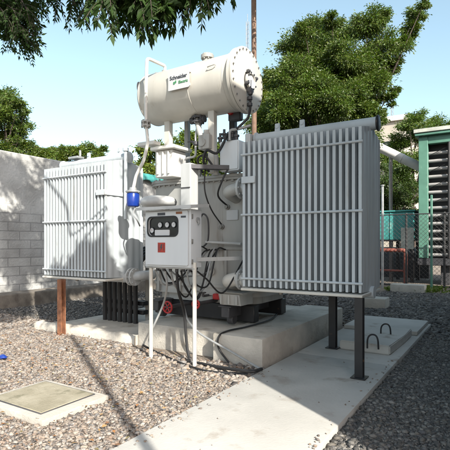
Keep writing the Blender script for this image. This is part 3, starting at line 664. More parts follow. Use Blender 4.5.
# cables under the cabinet
def cable(name, pts, r, m, label, cat='cable', group=None):
    w = B(); tube(w, smooth(pts, 8), r, 8); return tag(obj(name, w, m, base=pts[-1]), label, cat, group)
cable('power_cable', [(-3.72,4.74,1.22), (-3.74,4.8,.95), T(184,312,5.0), Z(189,357,.04), Z(203,364,.035), Z(247,371,.10), Z(262,369,.1)], .02, M['rubber'], 'thick black cable dropping from the cabinet and trailing over gravel to the path')
cable('conduit', [(-3.83,4.74,1.22), (-3.86,4.85,1.05), T(179,292,5.0), T(184,308,5.15), T(188,320,5.1), T(197,331,5.0), T(212,341,4.98), T(230,351,4.98), Z(262,370,.085)], .015, M['zinc'], 'thin grey conduit slanting from the cabinet across the plinth face')
cable('conduit', [(-3.92,4.74,1.22), (-3.94,4.8,1.0), T(163,305,4.95), T(152,330,4.9), T(149,342,5.0), Z(152,352,.02)], .015, M['zinc'], 'pale flexible conduit hanging from the cabinet toward its left leg')
cable('hose', [Z(143,345,.10), Z(150,349,.03), Z(165,356,.03), Z(183,364,.03), Z(206,371,.03), Z(228,373,.03), Z(248,374,.03)], .016, M['rubber'], 'black hose lying along the gravel before the sunny plinth')
cable('strap_cable', [(-3.3,7.0,.41), (-3.1,6.3,.41), (-3.13,5.6,.405), (-3.2,5.2,.405), (-3.235,5.03,.36), (-3.235,5.02,.2), Z(230,364,.02)], .013, M['rubber'], 'black cable bent over the front edge of the right plinth block')
for i in range(9):
    s = -4.1+.09*i; e = random.uniform(-.1,.1)
    cable('control_wire', [(s, 4.74, 1.23), (s+e*.5, 4.9, 1.05+random.uniform(-.1,.1)), (s+e, 5.25, 1.0+random.uniform(-.2,.2)), (s+e*2, 5.6, 1.25+random.uniform(-.2,.3)), (s+e*2, 5.84, 1.5)], .012, M['rubber'] if i % 3 else M['zinc'], 'thin looped control wire running from cabinet underside back to the tank', 'wire', 'wires looping under the control cabinet')

# cable riser at the left: black power cables clamped to a frame
cr = thing('cable_rack', 'dark steel rack with black clamps standing on the pad under the tank', 'rack', (-5.7, 6.5, .09))
ra, rb_ = T(106,322,6.4), T(146,322,6.4)
for z in (.25, .42):
    w = B(); box(w, (ra.x, 6.32, z), (rb_.x, 6.46, z+.08), .006); obj('rail', w, M['black'], cr)
for s in (ra.x+.04, rb_.x-.04):
    w = B(); box(w, (s-.04, 6.465, .09), (s+.04, 6.54, 1.25), .005); obj('upright', w, M['tank'], cr)
for i in range(7):
    s = ra.x+.13+(rb_.x-ra.x-.26)*i/6
    lab = 'black power cable in the row rising from the pad beside the tank'
    cable('riser_cable', [(s, 6.26, .05), (s, 6.255, .5), (s+.01, 6.26, .95), (s+.05, 6.4, 1.3), (s+.35, 6.6, 1.5)], .045, M['rubber'], lab, 'cable', 'power cables rising beside the tank')

# ================================================================ SUPPORT POSTS
def support(s, t, z0, z1, w_, m, label, lean=0):
    r = thing('support_post', label, 'post', (s, t, z0))
    w = B(); prism(w, [(s-w_,t-w_),(s+w_,t-w_),(s+w_,t-w_+.014),(s-w_+.014,t-w_+.014),(s-w_+.014,t+w_-.014),(s+w_,t+w_-.014),(s+w_,t+w_),(s-w_,t+w_)], 2, z0+.012, z1)
    for v in w.verts:
        if v.co.z > 1: v.co.x -= lean
    obj('channel', w, m, r)
    w = B(); box(w, (s-w_-.04, t-w_-.04, z0), (s+w_+.04, t+w_+.04, z0+.0115), .003); obj('base_plate', w, m, r)
    return r
pp = Z(354,383,.06); support(pp.x, pp.y+.22, .064, .972, .045, M['black'], 'black steel channel post under the right radiator corner, standing on the path')
pp = Z(333,348,.06); support(pp.x, pp.y, .064, .972, .05, M['black'], 'black post leaning slightly under the right radiator, beside the cover slab', .08)
pp = T(62,340,5.1); support(pp.x, 5.09, .0, .972, .05, M['rust'], 'rusty brown channel post under the left radiator in the gravel')

# ================================================================ FOLIAGE
def leaf_mesh(pos, dirn, L, W, col, name, m, parent, fold=.25):
    """lens shaped leaflets: 6 vertices, two quads folded along the midrib"""
    n = len(pos)
    dirn = dirn/np.linalg.norm(dirn, axis=1, keepdims=True)
    r = rng.normal(0, 1, (n,3)); side = np.cross(dirn, r); side /= np.linalg.norm(side, axis=1, keepdims=True)+1e-9
    nor = np.cross(dirn, side)
    L = L[:,None]; W = W[:,None]
    p0 = pos; p1 = pos+dirn*L; mid = pos+dirn*L*.45-nor*W*fold
    a = pos+dirn*L*.4+side*W; b = pos+dirn*L*.4-side*W
    Vv = np.stack([p0, a, p1, mid, b], 1).reshape(-1,3)
    base = (np.arange(n)*5)[:,None]
    F = np.concatenate([base+np.array([[0,3,2,1]]), base+np.array([[0,4,2,3]])], 0)
    return numpy_mesh(name, Vv, F, np.repeat(col, 5, 0), m, parent)
def lit_zones(P):
    """gaps in the crown: True for leaves that would shade the sunny conservator, gravel, plinth front or the radiator's upper part"""
    S_ = np.array(SUN); bad = np.zeros(len(P), bool)
    k = P[:,2]/S_[2]; g = P-S_*k[:,None]; bad |= (g[:,0] > -9.3) & (g[:,0] < -1.0) & (g[:,1] > .8) & (g[:,1] < 4.95)
    k = (P[:,2]-CZ)/S_[2]; g = P-S_*k[:,None]; h = np.array([0,1.0,0]); dz = np.abs(g[:,1]-CT)*S_[2]/math.hypot(S_[2], S_[1])
    bad |= (g[:,0] > -5.6) & (g[:,0] < -2.7) & (dz < CR+.12)
    k = (P[:,1]-5.15)/S_[1]; g = P-S_*k[:,None]; z = g[:,2]; f = (g[:,0]+7.1)/1.6
    bad |= (g[:,0] > -7.3) & (g[:,0] < -5.45) & (z < 4.0) & (z > 1.1+.75*f+.12*np.sin(g[:,0]*9)) & (k > 0)
    bad |= (g[:,0] > -5.45) & (g[:,0] < -4.8) & (z < 4.0) & (z > 1.5) & (k > 0)
    bad |= (g[:,0] > -5.0) & (g[:,0] < -3.3) & (z < .5) & (k > 0)
    k = (P[:,1]-4.68)/S_[1]; g = P-S_*k[:,None]; bad |= (g[:,0] > -4.3) & (g[:,0] < -3.2) & (g[:,2] < .85) & (g[:,2] > -.1)
    return bad
def in_frame(P):
    x = P[:,0]*CS+P[:,1]*SN; y = -P[:,0]*SN+P[:,1]*CS; y = np.where(y < .2, .2, y)
    u = 225+449*x/y; v = 243-449*(P[:,2]-CAMZ)/y
    return (u > -15) & (u < 465) & (v > -12) & (y > .25)
def crown(parent, blobs, per_area, L0, m, tint=(1,1,1), name='crown', sub=14, droop=.6, spread=.25, cull=False):
    P = []; Dn = []; 
    for (c, r) in blobs:
        c = np.array(c); ns = max(5, int(sub*r*r/0.7)) if r > .35 else 7
        d = rng.normal(0,1,(ns,3)); d /= np.linalg.norm(d, axis=1, keepdims=True)
        sc = c+d*(r*rng.uniform(.35,1.0,(ns,1)))*np.array([1,1,.82])
        cnt = max(10, int(per_area*r*r/ns))
        for q, dd in zip(sc, d):
            sr = r*spread*rng.uniform(.7,1.3)
            o = rng.normal(0,1,(cnt,3))*np.array([sr,sr,sr*.6]); P.append(q+o)
            Dn.append(o/sr*.7+dd*.5+rng.normal(0,.5,(cnt,3))-np.array([0,0,droop]))
    P = np.concatenate(P); Dn = np.concatenate(Dn)
    if cull: q = ~(lit_zones(P) | (in_frame(P) if cull == 'out' else False)); P = P[q]; Dn = Dn[q]
    n = len(P)
    L = L0*rng.uniform(.65,1.25,n); W = L*rng.uniform(.16,.24,n)
    v = rng.uniform(.65,1.35,(n,1)); col = np.array(tint)[None]*v*np.hstack([rng.uniform(.8,1.3,(n,1)), np.ones((n,1)), rng.uniform(.7,1.2,(n,1))])
    return leaf_mesh(P, Dn, L, W, col, name, m, parent)
def tree(label, base, blobs, tr=.18, per_area=900, L0=.17, tint=(1,1,1), name='tree', sub=14, limb=True, group=None, m='leaf', fork=None):
    base = V(base); r = thing(name, label, 'tree' if 'bush' not in name and 'hedge' not in name else 'bush', base, group)
    cz = min(b[0][2]-b[1]*.3 for b in blobs); cx = V((sum(b[0][0] for b in blobs)/len(blobs), sum(b[0][1] for b in blobs)/len(blobs), 0))
    fk = V(fork) if fork else V((base.x*.6+cx.x*.4, base.y*.6+cx.y*.4, max(cz, base.z+.4*(sum(b[0][2] for b in blobs)/len(blobs)-base.z))))
    w = B(); tube(w, smooth([base, base+(fk-base)*.5+V((.08,.05,0)), fk], 5), tr, 10, rads=None)
    for i, v in enumerate(w.verts): pass
    obj('trunk', w, M['bark'], r)
    if limb:
        w = B()
        for c, rr in blobs:
            c = V(c); mid = fk+(c-fk)*.5+V((random.uniform(-.15,.15),random.uniform(-.15,.15),random.uniform(0,.25)))
            pts = smooth([fk, mid, c], 5); n = len(pts)
            tube(w, pts, 0, 7, rads=[max(.012, tr*.42*(1-.9*i/(n-1))) for i in range(n)])
            for k in range(4):
                e = c+V((random.uniform(-1,1),random.uniform(-1,1),random.uniform(-.6,1)))*rr*.8; tube(w, [c, (c+e)/2+V((0,0,.05)), e], 0, 5, rads=[tr*.09+.008, tr*.06+.006, .006])
        obj('branches', w, M['bark'], r)
    crown(r, blobs, per_area, L0, M[m], tint, sub=sub)
    return r
def pix(lst, d, jit=.8):
    return [(tuple(D(u, v, d+random.uniform(-jit, jit))), r*d/449) for u, v, r in lst]

big = pix([(296,47,17),(318,32,17),(343,36,18),(332,20,9),(370,22,16),(387,12,9),(382,45,16),(418,10,9),(410,28,11),(400,45,11),(296,74,19),(326,70,24),(357,70,23),(383,72,13),(340,105,23),(310,104,22),(282,112,18),(365,98,15),(393,90,6),(282,78,11),(375,118,12),(330,128,22),(300,128,22),(355,122,20),(345,90,20),(312,88,20),(372,84,16),(320,60,18),(348,58,18),(270,125,16),(385,100,9),(360,142,18),(395,62,9),(424,3,6),(305,30,8),(340,150,24),(290,150,20)], 17.5, 1.3)+pix([(300,104,20),(330,106,20),(352,110,17),(368,112,12),(284,116,14),(318,90,18),(345,96,17),(288,82,12),(282,100,13),(290,62,10)], 15.9, .4)
tree('big dense green tree rising behind the right radiator', tuple(D(335,262,17.8)*1)[:2]+(0,), big, .2, 18000, .095, (1.0,1,.8), sub=30, fork=tuple(D(335,195,18)))
tree('lighter yellow green tree behind the conservator end, half hidden by the big tree', tuple(D(268,255,23))[:2]+(0,), pix([(262,90,12),(270,75,9),(268,112,15),(256,125,10),(280,95,10),(272,98,13),(278,82,10),(284,110,13),(264,100,12),(276,122,13)], 23, .7), .15, 8000, .13, (1.5,1.2,.7), sub=26)
tree('dark bushy tree above the boundary wall at the left edge', tuple(D(6,255,19))[:2]+(0,), pix([(9,104,12),(16,122,11),(2,130,14),(19,103,7),(4,95,9),(18,140,10),(-8,110,14),(10,146,10),(22,128,9),(4,118,12),(24,112,6),(0,148,10),(26,145,7)], 19, .7), .15, 12000, .105, (1.0,1.0,.75), sub=34, fork=tuple(D(4,200,19)))
for lst, lab in (([(24,152,7),(32,149,7),(40,150,7),(34,158,9),(46,153,6)], 'bushy tree top showing over the boundary wall beside the left tree'), ([(54,150,7),(62,151,6),(70,152,6),(58,157,9),(68,158,8)], 'small green tree top over the wall above the left radiator corner'), ([(78,150,6),(86,149,7),(94,148,6),(103,150,5),(84,157,8),(96,156,8)], 'low green tree top over the wall just left of the radiator vent pipe')):
    tree(lab, tuple(D(lst[3][0],255,25))[:2]+(0,), pix(lst, 25, .5), .1, 12000, .11, (1.15,1.1,.7), sub=30, fork=tuple(D(lst[3][0],185,25)))
tree('pale olive tree seen beneath the conservator, left of the bushing box', tuple(D(150,255,25))[:2]+(0,), pix([(142,165,10),(150,150,10),(158,168,10),(148,180,8),(165,150,9),(138,178,9),(155,182,9)], 25, .8), .1, 4500, .2, (1.5,1.3,.95), sub=18)
tree('pale olive tree seen beneath the conservator, right of the bushing box', tuple(D(195,255,26))[:2]+(0,), pix([(178,150,12),(192,140,11),(205,148,12),(195,165,14),(215,160,10),(225,150,12),(180,172,10),(186,155,10),(200,178,10),(212,174,10),(196,150,10)], 26, .8), .12, 4500, .2, (1.45,1.3,.95), sub=18)
tree('leafy green tree behind the green louvred enclosure', tuple(D(412,255,27))[:2]+(0,), pix([(392,160,10),(400,143,11),(410,124,10),(417,115,7),(424,135,14),(440,125,11),(455,128,12),(404,165,13),(425,160,14),(392,185,12),(410,190,14),(388,205,10)], 27, 1.0), .2, 9000, .13, (1.0,1.05,.75), sub=26)
tree('low dark bush beyond the chain link fence', tuple(D(398,255,23))[:2]+(0,), pix([(386,200,12),(400,195,10),(392,222,12),(408,212,10),(384,180,10),(396,178,10),(408,185,10),(412,200,8),(380,215,10),(388,168,7),(404,168,7)], 23, .6), .08, 7000, .12, (.55,.62,.5), name='bush', sub=24)

# overhanging neem tree: crown above and behind the camera; near sprays reach into the picture
neem = thing('neem_tree', 'overhanging tree whose feathery leaf sprays hang in along the top edge', 'tree', (-1.8, -2.6, 0))
w = B(); fk = V((-1.6,-1.9,4.6)); tube(w, smooth([(-1.8,-2.6,-.1), (-1.7,-2.3,1.5), (-1.75,-2.1,3.0), fk], 5), .3, 14, rads=None); obj('trunk', w, M['bark'], neem)
shade = []
def sh(p, L, r): shade.append((tuple(V(p)+SUN*L), r))
# crown clumps that stand between the sun and the left radiator, the cabinet and the wall
for u, v, r in ((107,228,.16),(110,258,.16)): sh(T(u,v,5.15), 9+random.uniform(-.6,.6), r)
for u in range(143, 212, 11):
    for v in range(186, 292, 13): sh(T(u, v, 4.75), 8.6+random.uniform(-.7,.7), .22)
for u, v, r in ((92,244,.12),(100,262,.14)): sh(T(u,v,5.15), 9+random.uniform(-.6,.6), r)
for t, z, r in ((6.6,3.75,.35),(7.6,1.7,.6),(8.1,2.9,.6),(8.4,1.2,.6),(8.9,3.7,.5),(9.3,2.2,.7),(9.6,.8,.7),(10.5,3.4,.6),(10.8,1.6,.8),(12,2.8,.8),(12.2,.8,.8),(13.5,2,.9),(7.0,3.2,.4),(6.4,1.7,.45),(8.9,.3,.6),(11.5,3.9,.6),(14.5,3,.9),(15,1,.9)): sh((-11.2,t,z), 10+random.uniform(-1,1), r)
for a, b in ((-10.4,7.4),(-9.6,7.3),(-8.8,7.5),(-10.3,8.4),(-9.5,8.4),(-8.7,8.6),(-10.2,9.6),(-9.3,9.7),(-9.8,10.9),(-9.9,6.6),(-9.0,6.6),(-10.5,5.9),(-10.4,6.8),(-10.5,12),(-10.5,8)): sh((a,b,0), 10.5+random.uniform(-1,1), .5)
for k in range(11):
    for b in (-10.5,-9.8,-9.1): sh((b+random.uniform(-.2,.2), 5.3+.7*k, .1), 10.5+random.uniform(-1,1), .5)
for k in range(5): sh((-11.2, random.uniform(6.4,8.2), random.uniform(2.6,4.0)), 10.5, .3)
for k in range(22): sh((-11.2, random.uniform(7,15), random.uniform(.6,3.9)), 10.5+random.uniform(-1,1), .45)
w = B()
limbs = [V((-.8,.2,6.2)), V((.4,1.0,6.9)), V((-3.0,1.2,6.6)), V((-4.0,3.0,8.4)), V((-2.2,.6,4.6))]
def clear(pts):
    a = np.array([p[:] for p in pts]); return not (lit_zones(a) | in_frame(a)).any()
for e in limbs:
    pts = smooth([fk, fk+(e-fk)*.5+V((0,0,.35)), e], 6); n = len(pts); 
    if clear(pts[4:]): tube(w, pts, 0, 9, rads=[.17*(1-.7*i/(n-1)) for i in range(n)])
    else: print('LIMB dropped', e)
for c, r in shade:
    c = V(c); e = min(limbs[:4], key=lambda q: (q-c).length); pts = smooth([e, (e+c)/2+V((0,0,.15)), c], 4)
    if clear(pts): tube(w, pts, 0, 6, rads=list(np.linspace(.05,.012,9)))
obj('branches', w, M['bark'], neem)
crown(neem, shade, 2100, .15, M['leaf'], name='crown', sub=16, spread=.3, cull='out')
# near sprays of compound leaves
LP, LD, LL, LWd, LS = [], [], [], [], []
tw = B()
def lit_ok(pts): return not lit_zones(np.array([V(p)[:] for p in pts])).any()
def spray(base, dirv, length, pairs, ll, side=None):
    base = V(base); d = V(dirv).normalized()
    if not lit_ok([base, base+d*length*.5, base+d*length*.9-V((0,0,.2*length))]): return
    x, y, _ = frame(d)
    s_ = (x*math.cos(random.uniform(-.5,.5))+y*math.sin(random.uniform(-.5,.5))).normalized()
    pts = []
    for i in range(pairs+1):
        f = i/pairs; p = base+d*length*f+V((0,0,-1))*length*.28*f*f; pts.append(p)
        if i == 0: continue
        for sg_ in (-1, 1):
            if random.random() < .06: continue
            ld = (d*.55+s_*sg_*.8+V((0,0,-.55))+V((random.uniform(-.15,.15),)*3)).normalized()
            LP.append(p[:]); LD.append(ld[:]); LL.append(ll*random.uniform(.8,1.15)*(1-.25*f))
    LP.append(pts[-1][:]); LD.append((d+V((0,0,-.6))).normalized()[:]); LL.append(ll)
    tube(tw, pts, 0, 5, rads=list(np.linspace(.005,.0025,len(pts))))
def twig(a, b, d0, d1, nspr, slen, pairs, ll, sag=.0):
    A, Bp = D(a[0], a[1], d0), D(b[0], b[1], d1)
    pts = smooth([A, (A+Bp)/2+V((0,0,.04)), Bp], 6)
    if sum(lit_ok([p]) for p in pts) > len(pts)*.75: tube(tw, pts, 0, 6, rads=list(np.linspace(.016,.006,len(pts))))
    nspr = int(nspr*1.7)
    for i in range(nspr):
        f = (i+random.random())/nspr; p = pts[min(len(pts)-1, int(f*(len(pts)-1)))]
        ax = (Bp-A).normalized(); q = V((random.uniform(-1,1),random.uniform(-1,1),random.uniform(-1,.35)))
        spray(p, ax*.55+q, slen*random.uniform(.7,1.15), pairs, ll)
    for k in range(3): spray(Bp, (Bp-A).normalized()+V((random.uniform(-.5,.5),random.uniform(-.5,.5),random.uniform(-.6,.1))), slen, pairs, ll)
# dense dark clump at the upper left corner
for a, b in (((-30,-20),(16,12)),((-20,-40),(30,22)),((-30,10),(8,28)),((-10,-30),(22,0)),((-25,-5),(34,36)),((-30,-30),(2,10)),((-20,0),(24,20)),((0,-20),(30,14)),((-30,0),(28,40)),((-20,-20),(36,30)),((-15,-25),(12,-4)),((-25,-10),(4,22)),((-10,-15),(20,30)),((0,-30),(26,8))):
    twig(a, b, 7.2, 6.8+random.uniform(-.5,.5), 16, .34, 9, .085)
# thinner sprays further right
for a, b in (((20,-40),(46,-6)),((40,-45),(58,-4)),((60,-45),(74,2)),((80,-45),(78,-8)),((70,-45),(90,-2)),((100,-45),(88,4)),((50,-40),(40,-10))):
    twig(a, b, 7.4, 7.3+random.uniform(-.3,.3), 8, .34, 8, .11)
for a, b in (((215,-80),(218,-26)),((225,-80),(226,-28)),((235,-85),(232,-34)),((220,-70),(212,-18)),((200,-70),(204,-12))):
    twig(a, b, 4.05, 3.95+random.uniform(-.2,.2), 7, .22, 7, .105)
# larger leaves right above
for a, b in (((95,-60),(108,-12)),((120,-60),(122,-10)),((135,-70),(138,-8)),((150,-70),(150,-4)),((165,-70),(164,-10)),((180,-70),(178,-14)),((120,-50),(140,0)),((195,-80),(192,-22)),((140,-60),(132,-16)),((205,-90),(212,-28)),((160,-60),(152,-14)),((175,-60),(172,-10)),((130,-60),(120,-10)),((110,-55),(104,-4)),((185,-70),(200,-24)),((145,-60),(158,-8))):
    twig(a, b, 4.05, 3.95+random.uniform(-.25,.25), 9, .26, 8, .112)
A = D(60,-30,5.4); tube(tw, smooth([(-2.2,.6,4.6), D(170,-60,4.2), D(115,-16,4.5), D(95,5,5.1), A], 6), .015, 7)
tube(tw, smooth([fk, (-4.2,.6,6.6), D(0,-45,7.0), D(15,5,7.0)], 8), .03, 8)
tube(tw, smooth([fk, (-1.8,.9,4.9), D(165,-30,4.0), D(130,-12,4.0)], 8), .018, 8)
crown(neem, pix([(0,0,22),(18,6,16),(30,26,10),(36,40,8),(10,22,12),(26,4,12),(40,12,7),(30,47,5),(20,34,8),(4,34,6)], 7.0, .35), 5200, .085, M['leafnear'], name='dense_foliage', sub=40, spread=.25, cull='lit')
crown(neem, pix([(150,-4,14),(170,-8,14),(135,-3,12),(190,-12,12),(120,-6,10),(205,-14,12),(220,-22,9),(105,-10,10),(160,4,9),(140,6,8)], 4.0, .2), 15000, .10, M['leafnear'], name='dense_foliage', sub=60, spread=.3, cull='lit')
obj('twigs', tw, M['bark'], neem)
LP = np.array(LP); LD = np.array(LD); LL = np.array(LL); q = ~lit_zones(LP); LP = LP[q]; LD = LD[q]; LL = LL[q]; n = len(LP); v = rng.uniform(.6,1.4,(n,1))
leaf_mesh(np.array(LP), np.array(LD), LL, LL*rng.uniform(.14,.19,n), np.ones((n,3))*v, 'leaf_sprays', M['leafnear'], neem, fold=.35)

# low weeds before the fence
wp = np.stack([rng.uniform(-3.4,-1.2,2600), rng.uniform(15.3,17.2,2600), rng.uniform(0,.1,2600)],1); q = np.sin(wp[:,0]*5)+np.cos(wp[:,1]*6)+rng.normal(0,.5,2600) > .3; wp = wp[q]; n = len(wp)
tag(leaf_mesh(wp, rng.normal(0,1,(n,3))*np.array([1,1,.4])+np.array([0,0,.8]), rng.uniform(.06,.14,n), rng.uniform(.015,.03,n), rng.uniform(.7,1.4,(n,1))*np.array([[1.5,1.3,.8]]), 'weeds', M['leaf'], None), kind='stuff')
# ================================================================ BACKGROUND
p = D(253.5,130,11.5)
w = B(); tube(w, [(p.x, p.y, -.2), (p.x+.02, p.y, 5), (p.x, p.y, 9.5)], .065, 12); tag(obj('tall_pole', w, M['pole'], base=(p.x,p.y,0)), 'tall rusty brown pole rising behind the conservator end plate', 'pole')
def mast(u, v_top, d, lab):
    b = D(u, 250, d); tp = D(u, v_top, d).z; r = thing('antenna_mast', lab, 'mast', (b.x, b.y, 0)); w = B()
    q = .12
    for k in range(3):
        a = k*2.094; tube(w, [(b.x+q*math.cos(a), b.y+q*math.sin(a), 0), (b.x+q*math.cos(a), b.y+q*math.sin(a), tp-.6)], .022, 5)
    z = .5
    while z < tp-.8:
        for k in range(3):
            a, c = k*2.094, (k+1)*2.094; tube(w, [(b.x+q*math.cos(a), b.y+q*math.sin(a), z), (b.x+q*math.cos(c), b.y+q*math.sin(c), z+.35)], .012, 4)
        z += .35
    obj('lattice', w, M['zinc'], r)
    w = B(); tube(w, [(b.x, b.y, tp-.62), (b.x, b.y, tp)], .02, 5); obj('aerial', w, M['zinc'], r)
mast(247.5, 14, 34, 'thin lattice mast far behind, just left of the tall rusty pole')
mast(392, 84, 40, 'thin lattice mast far behind, over the beige building at the right')
a = D(375,120,32); b = D(413,166,32)
bb = thing('house', 'plain beige building far behind the big tree at the right', 'building', ((a.x+b.x)/2, a.y+3, 0))
w = B(); box(w, (a.x-3, a.y, -.1), (D(408,120,32).x, a.y+7, D(380,124,32).z), .02); obj('wall', w, M['beige'], bb)
w = B(); box(w, (a.x-3.2, a.y-.2, D(380,124,32).z+.004), (D(408,120,32).x+.2, a.y+7.2, D(380,119,32).z), .03); obj('parapet', w, M['offwhite'], bb)
for s in (-1.5, 0.2):
    w = B(); box(w, (a.x+s, a.y-.03, D(0,160,32).z), (a.x+s+.9, a.y-.004, D(0,143,32).z), .01); obj('window', w, M['glass'], bb)

# sloping white duct
dp = thing('duct_pipe', 'fat white duct pipe sloping down behind the right radiator', 'duct', D(400,160,13))
P0, P1 = D(362,139,19.5), D(428,171,18.3)
w = B(); tube(w, [P0, P1], .185, 20); obj('pipe', w, M['duct'], dp)
for f in (.28, .62):
    w = B(); c = P0+(P1-P0)*f; flange(w, c, P1-P0, .205, .07, 0); obj('pipe_band', w, M['duct'], dp)
c = P0+(P1-P0)*.45; w = B(); tube(w, [(c.x,c.y+.02,-.1),(c.x,c.y+.02,c.z-.19)], .07, 10); obj('pipe_stand', w, M['bolt'], dp)
c = D(382.5,200,16); w = B(); tube(w, [(c.x,c.y,-.1),(c.x,c.y,D(0,186,16).z)], .045, 10); lathe(w, (c.x,c.y,D(0,186,16).z), (0,0,1), [(0,.07),(.04,.07)], 12); tag(obj('white_post', w, M['zinc'], base=(c.x,c.y,0)), 'white capped post beside the far right corner of the right radiator', 'post')

# green louvred enclosure
E0 = D(418.5,131,17.3); ex0, et = E0.x, E0.y
ge = thing('louvred_enclosure', 'green framed louvred enclosure raised behind the fence at the right edge', 'enclosure', (ex0+2, et+1.5, 0))
zb_, zt_ = D(0,258,17.3).z, D(0,137,17.3).z
ex1 = ex0+5
w = B()
box(w, (ex0, et, zb_), (ex0+.33, et+.3, zt_), .015); fr = obj('corner_post', w, M['green'], ge)
for a, b in (((ex0+2.9, et, zb_), (ex0+3.2, et+.3, zt_)), ((ex1-.3, et, zb_), (ex1, et+.3, zt_)), ((ex0, et+2.7, zb_), (ex0+.3, et+3, zt_)), ((ex1-.3, et+2.7, zb_), (ex1, et+3, zt_))):
    w = B(); box(w, a, b, .015); obj('corner_post', w, M['green'], ge)
for a, b in (((ex0+.332, et+.02, zt_-.3), (ex0+2.898, et+.28, zt_-.003)), ((ex0+3.202, et+.02, zt_-.3), (ex1-.302, et+.28, zt_-.003))):
    w = B(); box(w, a, b, .01); obj('top_beam', w, M['green'], ge)
w = B(); box(w, (ex0-.12, et-.15, zt_+.003), (ex1+.1, et+3.2, zt_+.11), .02); obj('roof', w, M['green'], ge)
w = B(); box(w, (ex0-.16, et-.19, zt_+.113), (ex1+.14, et+3.24, zt_+.27), .02); obj('roof_edge', w, M['roofedge'], ge)
w = B(); box(w, (ex0+.05, et+.55, zb_+.02), (ex1-.05, et+2.65, zt_-.05), .01); obj('core', w, M['black'], ge)
z = zb_+.12; k = 0
while z < zt_-.4:
    w = B(); tube(w, [(ex0+.335, et+.22, z), (ex0+2.895, et+.22, z)], .066, 10); tube(w, [(ex0+3.205, et+.22, z), (ex1-.305, et+.22, z)], .066, 10); obj('louvre', w, M['louver'], ge); z += .3
w = B()
for s in (1.05, 1.95):
    tube(w, [(ex0+s, et+.06, zb_), (ex0+s, et+.06, zt_-.3)], .05, 8)
for i in range(7):
    zz = zb_+.2+i*.62
    for s in (.36, 1.05): tube(w, [(ex0+s, et+.1, zz), (ex0+s+.69, et+.1, zz+.3)], .014, 5)
obj('guard_mesh', w, M['black'], ge)
w = B(); box(w, (ex0-.05, et+.02, zb_-.28), (ex1, et+3, zb_-.004), .02); obj('base_frame', w, M['dark'], ge)
for s in (ex0+.9, ex0+3.2, ex1-.3):
    for t in (et+.4, et+2.6): w = B(); box(w, (s-.15, t-.15, -.1), (s+.15, t+.15, zb_-.284), .01); obj('pier', w, M['dark'], ge)
c = D(431.5,275,15.2); w = B(); box(w, (c.x-.035, c.y-.035, -.1), (c.x+.035, c.y+.035, D(0,195,15.2).z), .01); tag(obj('green_post', w, M['green'], base=(c.x,c.y,0)), 'slim green steel post standing in front of the louvred enclosure', 'post')

# chain link fence
fa, fb = D(352,283,16.4), D(470,280,16.6)
ft = (fa.y+fb.y)/2; fz = 2.66
cf = thing('chain_link_fence', 'dark chain link fence with thin posts behind the right radiator', 'fence', ((fa.x+fb.x)/2, ft, 0))
w = B(); L_ = fb.x-fa.x; H_ = fz-.06; sp = .15
def wirebar(w, p, q, r):
    p, q = V(p), V(q); x, y, d = frame(q-p); va = [w.verts.new(p+(x*math.cos(a)+y*math.sin(a))*r) for a in (0,2.09,4.19)]; vb = [w.verts.new(q+(x*math.cos(a)+y*math.sin(a))*r) for a in (0,2.09,4.19)]
    for k in range(3): w.faces.new((va[k], va[(k+1)%3], vb[(k+1)%3], vb[k]))
s = -H_
while s < L_:
    for sg_ in (1, -1):
        a0, a1 = max(0, s), min(L_, s+H_)
        if a1 <= a0: continue
        z0, z1 = (a0-s), (a1-s)
        if sg_ < 0: z0, z1 = H_-z0, H_-z1
        wirebar(w, (fa.x+a0, ft+.006*sg_, .05+z0), (fa.x+a1, ft+.006*sg_, .05+z1), .0052)
    s += sp
obj('wire_mesh', w, M['wire'], cf)
for f in (.0, .45, .8, 1.0):
    w = B(); tube(w, [(fa.x+L_*f, ft+.05, -.1), (fa.x+L_*f, ft+.05, fz+.05)], .04, 10); obj('post', w, M['wire'], cf)
for z in (fz, .05):
    w = B(); tube(w, [(fa.x, ft+.012, z), (fb.x, ft+.012, z)], .022 if z > 1 else .03, 8); obj('rail', w, M['wire'], cf)

# teal bin on a dark stand, red pipe stand in front
a, b = D(368,213,19), D(419,240,19)
sk = thing('storage_tank', 'weathered teal steel tank on a dark stand beyond the fence', 'tank', ((a.x+b.x)/2, a.y+.8, 0))
w = B(); box(w, (a.x, a.y, b.z), (b.x, a.y+1.6, a.z), .05, 2); obj('shell', w, M['teal'], sk)
w = B()
for k in range(7):
    s = a.x+.15+(b.x-a.x-.3)*k/6; box(w, (s-.025, a.y-.03, b.z+.02), (s+.025, a.y-.003, a.z-.03), .006)
obj('rib', w, M['teal'], sk)
w = B(); box(w, (a.x-.04, a.y-.06, a.z+.004), (b.x+.04, a.y+1.66, a.z+.07), .015); obj('rim', w, M['teal'], sk)
w = B(); q0, q1 = D(403,228,18.6), D(417,249,18.6); box(w, (q0.x, a.y-.09, q1.z), (q1.x, a.y-.034, q0.z), .01); obj('panel', w, M['roofedge'], sk)
w = B()
for s in (a.x+.1, (a.x+b.x)/2, b.x-.1):
    for t in (a.y+.1, a.y+1.5): box(w, (s-.07, t-.07, -.1), (s+.07, t+.07, b.z-.06), .01)
box(w, (a.x, a.y, b.z-.056), (b.x, a.y+1.6, b.z-.004), .01); obj('stand', w, M['black'], sk)
a, b = D(370,250,17.6), D(409.5,272,17.6)
rs = thing('pipe_stand', 'low red oxide pipe frame standing behind the chain link fence', 'frame', ((a.x+b.x)/2, a.y, 0))
w = B(); tube(w, rounded([(a.x,a.y,-.1),(a.x,a.y,a.z),(b.x,a.y,a.z),(b.x,a.y,-.1)], .1, 4), .075, 10); obj('bar', w, M['redpipe'], rs)
w = B(); tube(w, [(a.x+.08,a.y,.55),(b.x-.08,a.y,.55)], .04, 8); obj('brace', w, M['redpipe'], rs)
